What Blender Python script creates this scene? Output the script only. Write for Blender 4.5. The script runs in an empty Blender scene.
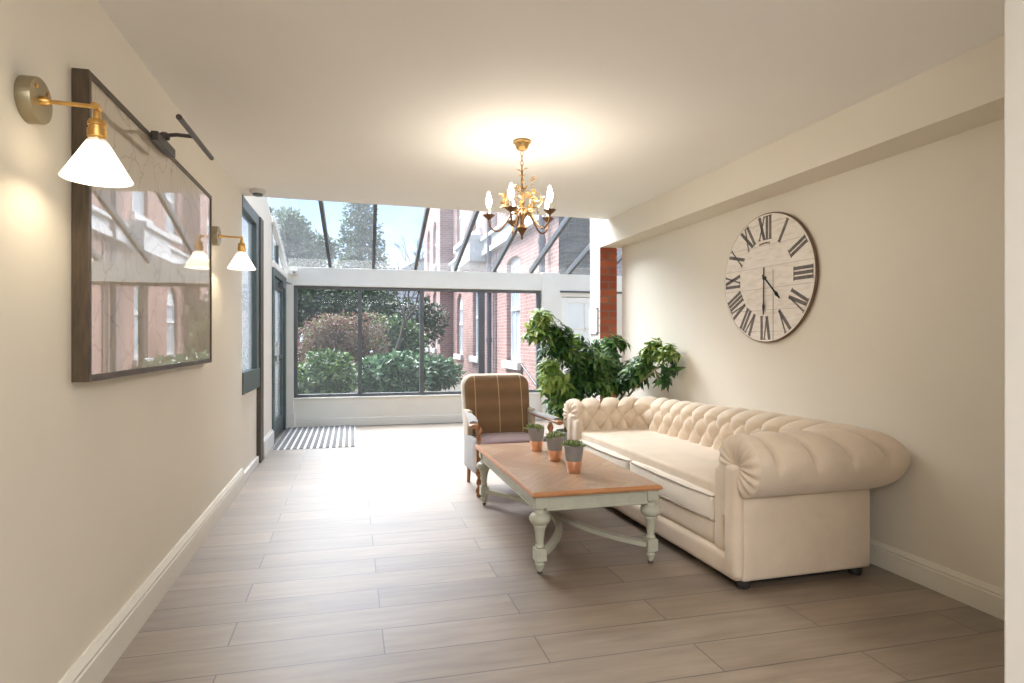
import bpy, bmesh, math, random
import numpy as np
from mathutils import Vector, Matrix

PI = math.pi
SC = bpy.context.scene
COL = SC.collection

# ------------------------------------------------------------------ materials
class NT:
    """small node-tree writer"""
    def __init__(s, name):
        s.m = bpy.data.materials.new(name)
        s.m.use_nodes = True
        s.t = s.m.node_tree
        s.t.nodes.clear()
        s.out = s.t.nodes.new('ShaderNodeOutputMaterial')
    def n(s, typ, ins=None, **props):
        nd = s.t.nodes.new(typ)
        for k, v in props.items():
            setattr(nd, k, v)
        for k, v in (ins or {}).items():
            s.set(nd, k, v)
        return nd
    def set(s, nd, k, v):
        sock = nd.inputs[k]
        if isinstance(v, bpy.types.NodeSocket):
            s.t.links.new(v, sock)
        elif isinstance(v, bpy.types.Node):
            s.t.links.new(v.outputs[0], sock)
        else:
            if isinstance(v, tuple) and len(v) == 3 and sock.type == 'RGBA':
                v = (*v, 1)
            sock.default_value = v
    def math(s, op, a, b=0.0, c=None):
        nd = s.n('ShaderNodeMath', {0: a, 1: b}, operation=op)
        if c is not None:
            s.set(nd, 2, c)
        return nd.outputs[0]
    def mix(s, f, a, b, blend='MIX'):
        nd = s.n('ShaderNodeMix', data_type='RGBA', blend_type=blend)
        s.set(nd, 0, f); s.set(nd, 6, a); s.set(nd, 7, b)
        return nd.outputs[2]
    def ramp(s, fac, stops):
        nd = s.n('ShaderNodeValToRGB', {0: fac})
        e = nd.color_ramp.elements
        while len(e) < len(stops):
            e.new(0.5)
        for i, (p, c) in enumerate(stops):
            e[i].position = p
            e[i].color = (*c, 1) if len(c) == 3 else c
        return nd.outputs[0]
    def coord(s, kind='Object'):
        return s.n('ShaderNodeTexCoord').outputs[kind]
    def mapping(s, vec, loc=(0, 0, 0), rot=(0, 0, 0), scale=(1, 1, 1)):
        return s.n('ShaderNodeMapping', {'Vector': vec, 'Location': loc, 'Rotation': rot, 'Scale': scale}).outputs[0]
    def noise(s, vec, scale=5, detail=4, rough=.5):
        return s.n('ShaderNodeTexNoise', {'Vector': vec, 'Scale': scale, 'Detail': detail, 'Roughness': rough}).outputs[0]
    def bump(s, h, strength=.2, dist=.01):
        return s.n('ShaderNodeBump', {'Height': h, 'Strength': strength, 'Distance': dist}).outputs[0]
    def bsdf(s, color, rough=.5, metal=0., normal=None, **extra):
        b = s.n('ShaderNodeBsdfPrincipled', {'Base Color': color, 'Roughness': rough, 'Metallic': metal})
        if normal is not None:
            s.set(b, 'Normal', normal)
        for k, v in extra.items():
            s.set(b, k.replace('_', ' '), v)
        return b
    def done(s, shader):
        s.t.links.new(shader.outputs[0] if isinstance(shader, bpy.types.Node) else shader, s.out.inputs[0])
        return s.m

def plain(name, col, rough=.5, metal=0., var=.08, vscale=6, bump=0., bscale=60, **extra):
    t = NT(name)
    c = t.coord()
    nz = t.noise(c, vscale, 4)
    lo = tuple(x * (1 - var) for x in col); hi = tuple(min(1, x * (1 + var)) for x in col)
    cc = t.ramp(nz, [(.3, lo), (.7, hi)])
    nm = None
    if bump:
        nm = t.bump(t.noise(c, bscale, 3), bump, .004)
    return t.done(t.bsdf(cc, rough, metal, nm, **extra))

def emit(name, col, strength):
    t = NT(name)
    return t.done(t.n('ShaderNodeEmission', {'Color': col, 'Strength': strength}))

def brick_mat(name, c1, c2, mortar, bw=.225, rh=.075, ms=.008, bump=.4, painted=False, rough=.85):
    t = NT(name)
    geo = t.n('ShaderNodeNewGeometry').outputs['Position']
    sp = t.n('ShaderNodeSeparateXYZ', {0: geo})
    u = t.math('ADD', sp.outputs[0], sp.outputs[1])
    vec = t.n('ShaderNodeCombineXYZ', {0: u, 1: sp.outputs[2], 2: 0.0}).outputs[0]
    b = t.n('ShaderNodeTexBrick', {'Vector': vec, 'Color1': c1, 'Color2': c2, 'Mortar': mortar, 'Scale': 1.0,
            'Mortar Size': ms, 'Mortar Smooth': .2, 'Bias': 0., 'Brick Width': bw, 'Row Height': rh})
    nz = t.noise(geo, 3, 5)
    col = t.mix(.35, b.outputs[0], t.ramp(nz, [(.3, (.55, .5, .5)), (.7, (1, 1, 1))]), 'MULTIPLY')
    h = t.math('SUBTRACT', 1.0, b.outputs[1])
    h2 = t.math('ADD', h, t.math('MULTIPLY', t.noise(geo, 40, 3), .5))
    return t.done(t.bsdf(col, rough, 0, t.bump(h2, bump, .01)))

def floor_mat():
    t = NT('floor_planks')
    pos = t.n('ShaderNodeNewGeometry').outputs['Position']
    vec = t.mapping(pos, loc=(.47 + 1.192 * 20, -2.422 + 33 * .1975, 0))
    b = t.n('ShaderNodeTexBrick', {'Vector': vec, 'Color1': (0, 0, 0), 'Color2': (1, 1, 1), 'Mortar': (.5, .5, .5), 'Scale': 1.,
            'Mortar Size': .0028, 'Mortar Smooth': .1, 'Bias': 0., 'Brick Width': 1.192, 'Row Height': .1975},
            offset=.5, offset_frequency=2)
    # a different grain offset on every plank
    off = t.n('ShaderNodeVectorMath', {0: b.outputs[0], 1: (7., 13., 5.)}, operation='MULTIPLY').outputs[0]
    pv = t.n('ShaderNodeVectorMath', {0: pos, 1: off}, operation='ADD').outputs[0]
    g1 = t.noise(t.mapping(pv, scale=(1.2, 9, 1)), 2.2, 6, .6)
    g2 = t.noise(t.mapping(pv, scale=(3, 60, 1)), 3, 4, .6)
    g3 = t.noise(pv, 1.3, 3)
    g = t.math('ADD', t.math('MULTIPLY', g1, .6), t.math('ADD', t.math('MULTIPLY', g2, .15), t.math('MULTIPLY', g3, .25)))
    col = t.ramp(g, [(.30, FLOOR_A), (.50, FLOOR_B), (.70, FLOOR_C)])
    tone = t.ramp(b.outputs[0], [(0, (.82, .82, .83)), (1, (1.06, 1.04, 1.02))])
    col = t.mix(1., col, tone, 'MULTIPLY')
    col = t.mix(b.outputs[1], col, (.05, .042, .037))
    rough = t.math('ADD', .33, t.math('MULTIPLY', g1, .14))
    h = t.math('SUBTRACT', t.math('MULTIPLY', g2, .12), b.outputs[1])
    return t.done(t.bsdf(col, rough, 0, t.bump(h, .25, .003), **{'Specular IOR Level': .8, 'Coat Weight': 1., 'Coat Roughness': .48, 'Coat IOR': 1.7}))

FLOOR_A, FLOOR_B, FLOOR_C = (.15, .11, .076), (.255, .197, .142), (.35, .283, .215)

def parquet_mat():
    t = NT('parquet_top')
    c = t.coord()
    sp = t.n('ShaderNodeSeparateXYZ', {0: c})
    ax = t.math('ABSOLUTE', sp.outputs[0]); ay = t.math('ABSOLUTE', t.math('SUBTRACT', t.math('PINGPONG', t.math('ADD', sp.outputs[1], 2.0), .35), .0))
    v = t.n('ShaderNodeCombineXYZ', {0: ax, 1: ay, 2: 0.}).outputs[0]
    v = t.mapping(v, loc=(3, 3, 0), rot=(0, 0, PI / 4))
    b = t.n('ShaderNodeTexBrick', {'Vector': v, 'Color1': (.50, .32, .215), 'Color2': (.64, .46, .335), 'Mortar': (.27, .14, .07), 'Scale': 1.,
            'Mortar Size': .0012, 'Brick Width': .6, 'Row Height': .055})
    g = t.noise(t.mapping(v, scale=(2, 30, 1)), 4, 5)
    col = t.mix(.45, b.outputs[0], t.ramp(g, [(.3, (.72, .68, .64)), (.7, (1.1, 1.1, 1.1))]), 'MULTIPLY')
    return t.done(t.bsdf(col, .3, 0, None, Coat_Weight=.8, Coat_Roughness=.2))

def wood_mat(name, a, b, rough=.4, scale=(30, 4, 4)):
    t = NT(name)
    c = t.coord()
    g = t.noise(t.mapping(c, scale=scale), 3, 5, .6)
    return t.done(t.bsdf(t.ramp(g, [(.3, a), (.7, b)]), rough, 0, t.bump(g, .1, .002)))

def fabric_mat(name, col, var=.1, weave=900, rough=.9, sheen=.3):
    t = NT(name)
    c = t.coord()
    nz = t.noise(c, 7, 5)
    w = t.n('ShaderNodeTexWave', {'Vector': c, 'Scale': weave / 6, 'Distortion': 1.5}, wave_type='BANDS', bands_direction='DIAGONAL').outputs[1]
    lo = tuple(x * (1 - var) for x in col); hi = tuple(min(1, x * (1 + var)) for x in col)
    cc = t.ramp(nz, [(.3, lo), (.7, hi)])
    fine = t.noise(c, 420, 2)
    cc = t.mix(.25, cc, t.ramp(fine, [(.3, (.75, .75, .75)), (.7, (1.1, 1.1, 1.1))]), 'MULTIPLY')
    return t.done(t.bsdf(cc, rough, 0, t.bump(fine, .2, .001), Sheen_Weight=sheen, Sheen_Roughness=.5))

def plaid_mat():
    t = NT('brown_plaid_tweed')
    c = t.coord()
    sp = t.n('ShaderNodeSeparateXYZ', {0: c})
    def stripe(v, per, off, w):
        f = t.math('PINGPONG', t.math('ADD', v, off), per / 2)
        return t.math('LESS_THAN', f, w)
    vx = stripe(sp.outputs[0], .205, 5.125 + .0, .0035)
    bx = t.math('SMOOTH_MIN', t.math('MULTIPLY', t.math('PINGPONG', t.math('ADD', sp.outputs[0], 5.125), .1025), 9.), 1., .2)
    hz = t.math('PINGPONG', t.math('ADD', sp.outputs[2], 5.0), .07)
    hb = t.math('MULTIPLY', hz, 12.)
    base = t.mix(hb, (.155, .09, .045), (.245, .145, .078))
    base = t.mix(t.math('MULTIPLY', bx, .5), base, (.19, .112, .056))
    fine = t.noise(t.mapping(c, scale=(1, 1, 1)), 260, 3)
    base = t.mix(.5, base, t.ramp(fine, [(.3, (.6, .6, .6)), (.7, (1.25, 1.25, 1.2))]), 'MULTIPLY')
    base = t.mix(t.math('MULTIPLY', vx, .75), base, (.58, .43, .22))
    return t.done(t.bsdf(base, .95, 0, t.bump(fine, .35, .002), Sheen_Weight=.25))

def leaf_mat(name, stops, trans=.25, rough=.4):
    t = NT(name)
    r = t.n('ShaderNodeNewGeometry').outputs['Random Per Island']
    col = t.ramp(r, stops)
    b = t.bsdf(col, rough)
    tr = t.n('ShaderNodeBsdfTranslucent', {'Color': col})
    mx = t.n('ShaderNodeMixShader', {0: trans, 1: b.outputs[0], 2: tr.outputs[0]})
    return t.done(mx)

def glass_mat(name, haze=0., tint=(1, 1, 1), refl=1.0):
    t = NT(name)
    tr = t.n('ShaderNodeBsdfTransparent', {'Color': tint})
    gl = t.n('ShaderNodeBsdfGlossy', {'Color': (1, 1, 1), 'Roughness': .02})
    fr = t.n('ShaderNodeFresnel', {'IOR': 1.35})
    m1 = t.n('ShaderNodeMixShader', {0: t.math('MULTIPLY', fr.outputs[0], refl), 1: tr.outputs[0], 2: gl.outputs[0]})
    if haze:
        nz = t.noise(t.n('ShaderNodeNewGeometry').outputs['Position'], 2.5, 6, .65)
        hz = t.math('MULTIPLY', t.ramp(nz, [(.25, (.55,) * 3), (.75, (1.3,) * 3)]), haze)
        df = t.n('ShaderNodeBsdfTranslucent', {'Color': (.9, .93, .95)})
        m1 = t.n('ShaderNodeMixShader', {0: hz, 1: m1.outputs[0], 2: df.outputs[0]})
    return t.done(m1)

def art_mat():
    t = NT('framed_print')
    c = t.coord()
    warp = t.n('ShaderNodeVectorMath', {0: c, 1: t.n('ShaderNodeVectorMath', {0: t.n('ShaderNodeTexNoise', {'Vector': c, 'Scale': 4., 'Detail': 4.}).outputs[1], 1: (.35, .35, .35)}, operation='MULTIPLY').outputs[0]}, operation='ADD').outputs[0]
    v = t.n('ShaderNodeTexVoronoi', {'Vector': t.mapping(warp, scale=(1, 6, 2.6)), 'Scale': 1.6}, feature='DISTANCE_TO_EDGE').outputs[0]
    ln = t.ramp(v, [(.0, (.30, .22, .13)), (.035, (.52, .44, .32))])
    bg = t.ramp(t.noise(c, 3, 5), [(.3, (.40, .33, .24)), (.7, (.55, .47, .35))])
    col = t.mix(.55, bg, ln)
    d = t.bsdf(col, .7)
    gl = t.n('ShaderNodeBsdfGlossy', {'Color': (1, 1, 1), 'Roughness': .0})
    lw = t.n('ShaderNodeFresnel', {'IOR': 4.4})
    return t.done(t.n('ShaderNodeMixShader', {0: lw.outputs[0], 1: d.outputs[0], 2: gl.outputs[0]}))

MT = {}
MT['wall'] = plain('cream_wall_paint', (.77, .725, .635), .75, var=.015, vscale=2, bump=.05, bscale=150)
MT['ceil'] = plain('white_ceiling_paint', (.90, .90, .89), .85, var=.01, vscale=2)
MT['trim'] = plain('cream_gloss_trim', (.78, .75, .67), .4, var=.02)
MT['white'] = plain('white_gloss_trim', (.83, .82, .78), .4, var=.02)
MT['floor'] = floor_mat()
MT['green'] = plain('dark_green_metal', (.085, .115, .11), .4, var=.1)
MT['greymetal'] = plain('dark_grey_metal', (.10, .105, .11), .4, var=.1)
MT['darkjamb'] = plain('dark_brown_jamb', (.07, .058, .045), .5, var=.1)
MT['glass'] = glass_mat('window_glass', .014, refl=.08)
MT['roofglass'] = glass_mat('dusty_roof_glass', .022, refl=.06)
MT['sideglass'] = glass_mat('side_glass', .12)
MT['redbrick'] = brick_mat('red_brick', (.52, .15, .07), (.33, .075, .04), (.25, .15, .11))
MT['housebrick'] = brick_mat('house_brick', (.42, .235, .20), (.34, .18, .15), (.42, .36, .33))
MT['whitebrick'] = brick_mat('whitewashed_brick', (.72, .69, .67), (.62, .585, .57), (.47, .42, .40), painted=True)
MT['brass'] = plain('aged_brass', (.66, .40, .13), .28, .95, var=.12, vscale=30)
MT['bronze'] = plain('bronze_steel_plate', (.34, .29, .19), .35, .9, var=.12)
MT['gilt'] = plain('gilded_leaf_metal', (.46, .29, .11), .42, .7, var=.3, vscale=40)
MT['oldbronze'] = plain('dark_bronze', (.22, .12, .06), .4, .8, var=.2, vscale=40)
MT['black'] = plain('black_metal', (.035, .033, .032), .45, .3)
MT['gunmetal'] = plain('gunmetal', (.09, .08, .072), .4, .6)
MT['frameside'] = wood_mat('bronzed_frame', (.045, .03, .017), (.10, .068, .04), .4)
MT['art'] = art_mat()
MT['sofa'] = fabric_mat('cream_linen', (.69, .575, .45), .06)
MT['sofaseat'] = fabric_mat('pale_linen_cushion', (.74, .66, .56), .05)
MT['piping'] = fabric_mat('taupe_piping', (.33, .27, .21), .05)
MT['parquet'] = parquet_mat()
MT['oakedge'] = wood_mat('oak_edge', (.40, .17, .07), (.55, .27, .12), .35, (4, 30, 30))
MT['sage'] = plain('sage_grey_paint', (.46, .46, .37), .45, var=.06, vscale=25)
MT['concrete'] = plain('grey_glaze', (.23, .22, .215), .6, var=.06)
MT['copper'] = plain('copper_band', (.72, .40, .25), .3, .75, var=.1, vscale=30)
MT['soil'] = plain('potting_soil', (.05, .035, .025), .95, var=.3, vscale=60)
MT['plaid'] = plaid_mat()
MT['chairedge'] = fabric_mat('beige_tweed', (.44, .37, .28), .12)
MT['greyfab'] = fabric_mat('pale_grey_fabric', (.25, .24, .24), .1)
MT['mauve'] = fabric_mat('mauve_red_fabric', (.125, .065, .065), .12)
MT['chairwood'] = wood_mat('turned_walnut', (.22, .095, .035), (.40, .20, .09), .35)
MT['clockface'] = None
MT['numeral'] = plain('weathered_numeral_paint', (.17, .155, .145), .8, var=.25, vscale=30)
MT['clockedge'] = wood_mat('clock_rim_wood', (.11, .065, .04), (.20, .12, .075), .6)
MT['opal'] = None
MT['ground'] = plain('garden_soil', (.12, .11, .085), .95, var=.3, vscale=3)
MT['bark'] = plain('grey_bark', (.20, .165, .13), .9, var=.25, vscale=20, bump=.4, bscale=40)
MT['darkbark'] = plain('dark_tree_bark', (.085, .072, .06), .9, var=.25, vscale=20)
MT['greenstem'] = plain('green_brown_stem', (.22, .20, .09), .7, var=.2, vscale=30)
MT['stone'] = plain('painted_stone', (.62, .61, .60), .7, var=.05)
MT['sash'] = plain('white_sash_paint', (.88, .88, .88), .45, var=.02)
MT['housepane'] = plain('house_window_pane', (.50, .56, .60), .12, var=.2, vscale=1.5)
MT['slate'] = plain('grey_slate', (.18, .19, .21), .8, var=.15)
MT['pipe'] = plain('black_downpipe', (.075, .075, .09), .5)
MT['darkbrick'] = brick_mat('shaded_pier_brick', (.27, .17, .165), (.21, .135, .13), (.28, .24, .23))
MT['clap'] = None
MT['frost'] = plain('frosted_pane', (.80, .84, .84), .3, var=.03)
MT['planter'] = plain('grey_planter', (.30, .31, .32), .55, var=.05)
MT['matdark'] = fabric_mat('charcoal_mat_carpet', (.115, .115, .115), .15)
MT['matlight'] = plain('aluminium_mat_bar', (.75, .75, .74), .4, .4)

def clock_face():
    t = NT('whitewashed_clock_face')
    c = t.coord()
    sp = t.n('ShaderNodeSeparateXYZ', {0: c})
    f = t.math('PINGPONG', t.math('ADD', sp.outputs[2], 3.0 * .29 + .07), .0725)
    ln = t.math('LESS_THAN', f, .0018)
    nz = t.noise(t.mapping(c, scale=(1, 2, 8)), 5, 6, .65)
    col = t.ramp(nz, [(.28, (.70, .64, .58)), (.5, (.83, .78, .72)), (.7, (.88, .84, .80))])
    sx = t.noise(c, 28, 3)
    spots = t.math('LESS_THAN', sx, .27)
    col = t.mix(t.math('MULTIPLY', spots, .5), col, (.4, .32, .27))
    col = t.mix(t.math('MULTIPLY', ln, .6), col, (.42, .36, .32))
    return t.done(t.bsdf(col, .75))
MT['clockface'] = clock_face()

def clapboard():
    t = NT('white_clapboard')
    pos = t.n('ShaderNodeNewGeometry').outputs['Position']
    sp = t.n('ShaderNodeSeparateXYZ', {0: pos})
    f = t.math('PINGPONG', sp.outputs[2], .3)
    col = t.mix(t.math('LESS_THAN', f, .05), (.82, .83, .85), (.25, .26, .30))
    return t.done(t.bsdf(col, .6))
MT['clap'] = clapboard()

def opal_mat():
    t = NT('lit_opal_glass')
    e = t.n('ShaderNodeEmission', {'Color': (1., .93, .80), 'Strength': .32})
    d = t.bsdf((.92, .90, .86), .25)
    tr = t.n('ShaderNodeBsdfTranslucent', {'Color': (.95, .92, .86)})
    m = t.n('ShaderNodeMixShader', {0: .45, 1: d.outputs[0], 2: tr.outputs[0]})
    a = t.n('ShaderNodeAddShader', {0: m.outputs[0], 1: e.outputs[0]})
    return t.done(a)
MT['opal'] = opal_mat()
MT['bulb'] = emit('lit_candle_bulb', (1., .89, .72), 72.)
MT['lampbulb'] = emit('lit_lamp_bulb', (1., .85, .6), 32.)
MT['candle'] = plain('ivory_candle_tube', (.85, .80, .68), .5)

LEAF = leaf_mat('schefflera_leaf', [(0, (.018, .055, .012)), (.5, (.045, .12, .022)), (.85, (.10, .22, .04)), (1, (.22, .34, .08))], .18, .3)
LEAFY = leaf_mat('young_schefflera_leaf', [(0, (.07, .16, .03)), (.5, (.20, .32, .06)), (1, (.42, .50, .14))], .3, .35)
LEAFD = leaf_mat('dark_leaf', [(0, (.012, .045, .015)), (.6, (.03, .10, .025)), (1, (.09, .20, .05))], .15, .3)

# ------------------------------------------------------------------ mesh helper
def wloc(o):
    v = Vector((0, 0, 0))
    while o is not None:
        v += o.location; o = o.parent
    return v

class G:
    def __init__(s):
        s.v = []; s.f = []; s.mi = []
    def add(s, vs, fs, mi=0):
        b = len(s.v)
        s.v.extend([tuple(p) for p in vs])
        s.f.extend([tuple(b + i for i in f) for f in fs])
        s.mi.extend([mi] * len(fs))
        return s
    def box(s, x0, x1, y0, y1, z0, z1, mi=0):
        return s.add([(x0, y0, z0), (x1, y0, z0), (x1, y1, z0), (x0, y1, z0), (x0, y0, z1), (x1, y0, z1), (x1, y1, z1), (x0, y1, z1)],
                     [(0, 3, 2, 1), (4, 5, 6, 7), (0, 1, 5, 4), (1, 2, 6, 5), (2, 3, 7, 6), (3, 0, 4, 7)], mi)
    def obox(s, c, ax, ay, az, mi=0):
        """oriented box: centre and three half-axis vectors"""
        c = Vector(c); ax = Vector(ax); ay = Vector(ay); az = Vector(az)
        vs = [c + a * ax + b * ay + d * az for d in (-1, 1) for a, b in ((-1, -1), (1, -1), (1, 1), (-1, 1))]
        return s.add(vs, [(0, 3, 2, 1), (4, 5, 6, 7), (0, 1, 5, 4), (1, 2, 6, 5), (2, 3, 7, 6), (3, 0, 4, 7)], mi)
    def prism(s, poly, axis, a, b, mi=0):
        """extrude polygon (2D list) along axis; poly coords are the other two axes in xyz order"""
        n = len(poly)
        def P(p, h):
            return (h, p[0], p[1]) if axis == 'x' else (p[0], h, p[1]) if axis == 'y' else (p[0], p[1], h)
        vs = [P(p, a) for p in poly] + [P(p, b) for p in poly]
        fs = [tuple(range(n))[::-1], tuple(range(n, 2 * n))] + [(i, (i + 1) % n, n + (i + 1) % n, n + i) for i in range(n)]
        return s.add(vs, fs, mi)
    def lathe(s, prof, c=(0, 0, 0), n=24, axis=(0, 0, 1), mi=0, cap=True):
        """prof: (r, h) along axis"""
        ax = Vector(axis).normalized()
        e1 = ax.orthogonal().normalized(); e2 = ax.cross(e1)
        c = Vector(c); vs = []; fs = []
        for r, h in prof:
            for k in range(n):
                a = 2 * PI * k / n
                vs.append(c + ax * h + (e1 * math.cos(a) + e2 * math.sin(a)) * r)
        for i in range(len(prof) - 1):
            for k in range(n):
                k2 = (k + 1) % n
                fs.append((i * n + k, i * n + k2, (i + 1) * n + k2, (i + 1) * n + k))
        if cap:
            fs.append(tuple(range(n))[::-1])
            fs.append(tuple((len(prof) - 1) * n + k for k in range(n)))
        return s.add(vs, fs, mi)
    def tube(s, pts, r, n=10, mi=0, cap=True):
        pts = [Vector(p) for p in pts]
        rr = r if isinstance(r, (list, tuple)) else [r] * len(pts)
        vs = []; fs = []; prev = None
        for i, p in enumerate(pts):
            d = (pts[min(i + 1, len(pts) - 1)] - pts[max(i - 1, 0)]).normalized()
            if prev is None:
                e1 = d.orthogonal().normalized()
            else:
                e1 = (prev - d * prev.dot(d)).normalized()
            prev = e1; e2 = d.cross(e1)
            for k in range(n):
                a = 2 * PI * k / n
                vs.append(p + (e1 * math.cos(a) + e2 * math.sin(a)) * rr[i])
        for i in range(len(pts) - 1):
            for k in range(n):
                k2 = (k + 1) % n
                fs.append((i * n + k, i * n + k2, (i + 1) * n + k2, (i + 1) * n + k))
        if cap:
            fs.append(tuple(range(n))[::-1]); fs.append(tuple((len(pts) - 1) * n + k for k in range(n)))
        return s.add(vs, fs, mi)
    def leaf(s, p, d, nrm, L, W, fold=.25, droop=.2, mi=0):
        p = Vector(p); d = Vector(d).normalized(); nrm = Vector(nrm)
        side = d.cross(nrm)
        if side.length < 1e-4: side = d.orthogonal()
        side.normalize(); up = side.cross(d).normalized()
        a = p + d * L * .45; tip = p + d * L - up * L * droop
        a2 = a - up * (L * droop * .2)
        l = a2 + side * W * .5 + up * W * fold; r = a2 - side * W * .5 + up * W * fold
        return s.add([p, l, a2, r, tip], [(0, 2, 1), (0, 3, 2), (1, 2, 4), (2, 3, 4)], mi)
    def grid(s, P, closed_u=False, mi=0, flip=False):
        """P[i][j] grid of points"""
        nu = len(P); nv = len(P[0])
        vs = [p for row in P for p in row]; fs = []
        for i in range(nu if closed_u else nu - 1):
            i2 = (i + 1) % nu
            for j in range(nv - 1):
                q = (i * nv + j, i2 * nv + j, i2 * nv + j + 1, i * nv + j + 1)
                fs.append(q[::-1] if flip else q)
        return s.add(vs, fs, mi)
    def build(s, name, mat, parent=None, world=False, bevel=0., segs=2, smooth=35, subdiv=0, recalc=False):
        me = bpy.data.meshes.new(name)
        vs = s.v
        if world and parent is not None:
            w = wloc(parent); vs = [(a - w.x, b - w.y, c - w.z) for a, b, c in vs]
        me.from_pydata(vs, [], s.f)
        for m in (mat if isinstance(mat, list) else [mat]):
            me.materials.append(m)
        if any(s.mi):
            me.polygons.foreach_set('material_index', s.mi)
        if recalc:
            bm = bmesh.new(); bm.from_mesh(me); bmesh.ops.recalc_face_normals(bm, faces=bm.faces[:]); bm.to_mesh(me); bm.free()
        me.update()
        if smooth:
            me.polygons.foreach_set('use_smooth', [True] * len(me.polygons))
            me.set_sharp_from_angle(angle=math.radians(smooth))
        o = bpy.data.objects.new(name, me); COL.objects.link(o)
        if parent is not None:
            o.parent = parent
        if bevel:
            b = o.modifiers.new('bevel', 'BEVEL'); b.width = bevel; b.segments = segs; b.limit_method = 'ANGLE'; b.angle_limit = .6
        if subdiv:
            d = o.modifiers.new('sub', 'SUBSURF'); d.levels = subdiv; d.render_levels = subdiv
        return o

def thing(name, label, cat, loc=(0, 0, 0), rz=0., group=None):
    o = bpy.data.objects.new(name, None); COL.objects.link(o)
    o.location = loc; o.rotation_euler = (0, 0, rz)
    o.empty_display_size = .1
    o['label'] = label; o['category'] = cat
    if group: o['group'] = group
    return o
def tag(o, label, cat, group=None):
    o['label'] = label; o['category'] = cat
    if group: o['group'] = group
    return o
def struct(o, label, cat):
    o['kind'] = 'structure'; o['label'] = label; o['category'] = cat
    return o
def sempty(name, label, cat, loc=(0, 0, 0)):
    o = bpy.data.objects.new(name, None); COL.objects.link(o); o.location = loc
    return struct(o, label, cat)
def copy_tree(o, parent=None):
    c = o.copy(); COL.objects.link(c)
    if parent is not None: c.parent = parent
    for ch in list(o.children):
        copy_tree(ch, c)
    return c

def rounded_box(g, x0, x1, y0, y1, z0, z1, r, n=4, puff=(0, 0, 0), mi=0, div=10, post=None):
    """pillow-like rounded box as a closed grid (cube sphere mapping); puff bulges the faces"""
    cx, cy, cz = (x0 + x1) / 2, (y0 + y1) / 2, (z0 + z1) / 2
    hx, hy, hz = (x1 - x0) / 2, (y1 - y0) / 2, (z1 - z0) / 2
    vmap = {}; vs = []; fs = []
    def vert(a, b, c):
        k = (round(a, 5), round(b, 5), round(c, 5))
        if k in vmap: return vmap[k]
        p = Vector((a * hx, b * hy, c * hz))
        q = Vector((max(-hx + r, min(hx - r, p.x)), max(-hy + r, min(hy - r, p.y)), max(-hz + r, min(hz - r, p.z))))
        dlt = p - q
        if dlt.length > 1e-6: p = q + dlt.normalized() * r
        p.x += puff[0] * math.copysign(1, a) * (abs(a) ** 3) * (1 - b * b) * (1 - c * c)
        p.y += puff[1] * math.copysign(1, b) * (abs(b) ** 3) * (1 - a * a) * (1 - c * c)
        p.z += puff[2] * math.copysign(1, c) * (abs(c) ** 3) * (1 - a ** 4) * (1 - b ** 4)
        p += Vector((cx, cy, cz))
        if post: p = post(p)
        vmap[k] = len(vs); vs.append(p); return vmap[k]
    def ticks(h):
        e = max(.02, min(.9, r / h))
        t = [-1 + e * (1 - math.cos(PI / 2 * i / n)) for i in range(n)]
        m = [-1 + e + (2 - 2 * e) * i / div for i in range(div + 1)]
        return t + m + [-x for x in reversed(t)]
    tx, ty, tz = ticks(hx), ticks(hy), ticks(hz)
    def face(A, B, fn, flip):
        for i in range(len(A) - 1):
            for j in range(len(B) - 1):
                q = [vert(*fn(A[i], B[j])), vert(*fn(A[i + 1], B[j])), vert(*fn(A[i + 1], B[j + 1])), vert(*fn(A[i], B[j + 1]))]
                if len(set(q)) < 3: continue
                fs.append(tuple(q[::-1] if flip else q))
    face(tx, ty, lambda a, b: (a, b, 1), False); face(tx, ty, lambda a, b: (a, b, -1), True)
    face(ty, tz, lambda a, b: (1, a, b), False); face(ty, tz, lambda a, b: (-1, a, b), True)
    face(tx, tz, lambda a, b: (a, -1, b), False); face(tx, tz, lambda a, b: (a, 1, b), True)
    g.add(vs, fs, mi)
    return g

# ------------------------------------------------------------------ the room
XL, XR, H = -.875, 2.74, 2.40
YW = 8.25                        # window wall
RS = .2845                       # fall of the glass roof
def roof_z(y): return 2.225 + RS * (YW - y)

struct(G().box(-1.1, 4.4, -3.6, YW + .12, -.12, 0).build('floor', MT['floor']), 'wood look plank floor running across the whole room', 'floor')

g = G()
g.prism([(XL - .15, -3.6), (XR + .2, -3.6), (XR + .2, 5.33), (XL, 5.115), (XL - .15, 5.11)], 'z', H, 3.45)
struct(g.build('ceiling', MT['ceil']), 'flat white plaster ceiling above the seating', 'ceiling')

g = G()
g.box(XL - .15, XL, -3.6, 5.07, 0, H)
g.box(XL - .15, XL - .02, 5.07, 5.95, 0, .755)
g.prism([(5.07, 2.395), (6.16, 2.42), (6.16, roof_z(6.16)), (5.07, 3.1)], 'x', XL - .15, XL)
g.prism([(6.16, 0), (6.90, 0), (6.90, roof_z(6.9) - .02), (6.16, roof_z(6.16) - .02)], 'x', XL - .15, XL)
struct(g.build('wall_left', MT['wall']), 'long cream wall with the big framed picture', 'wall')

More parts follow.
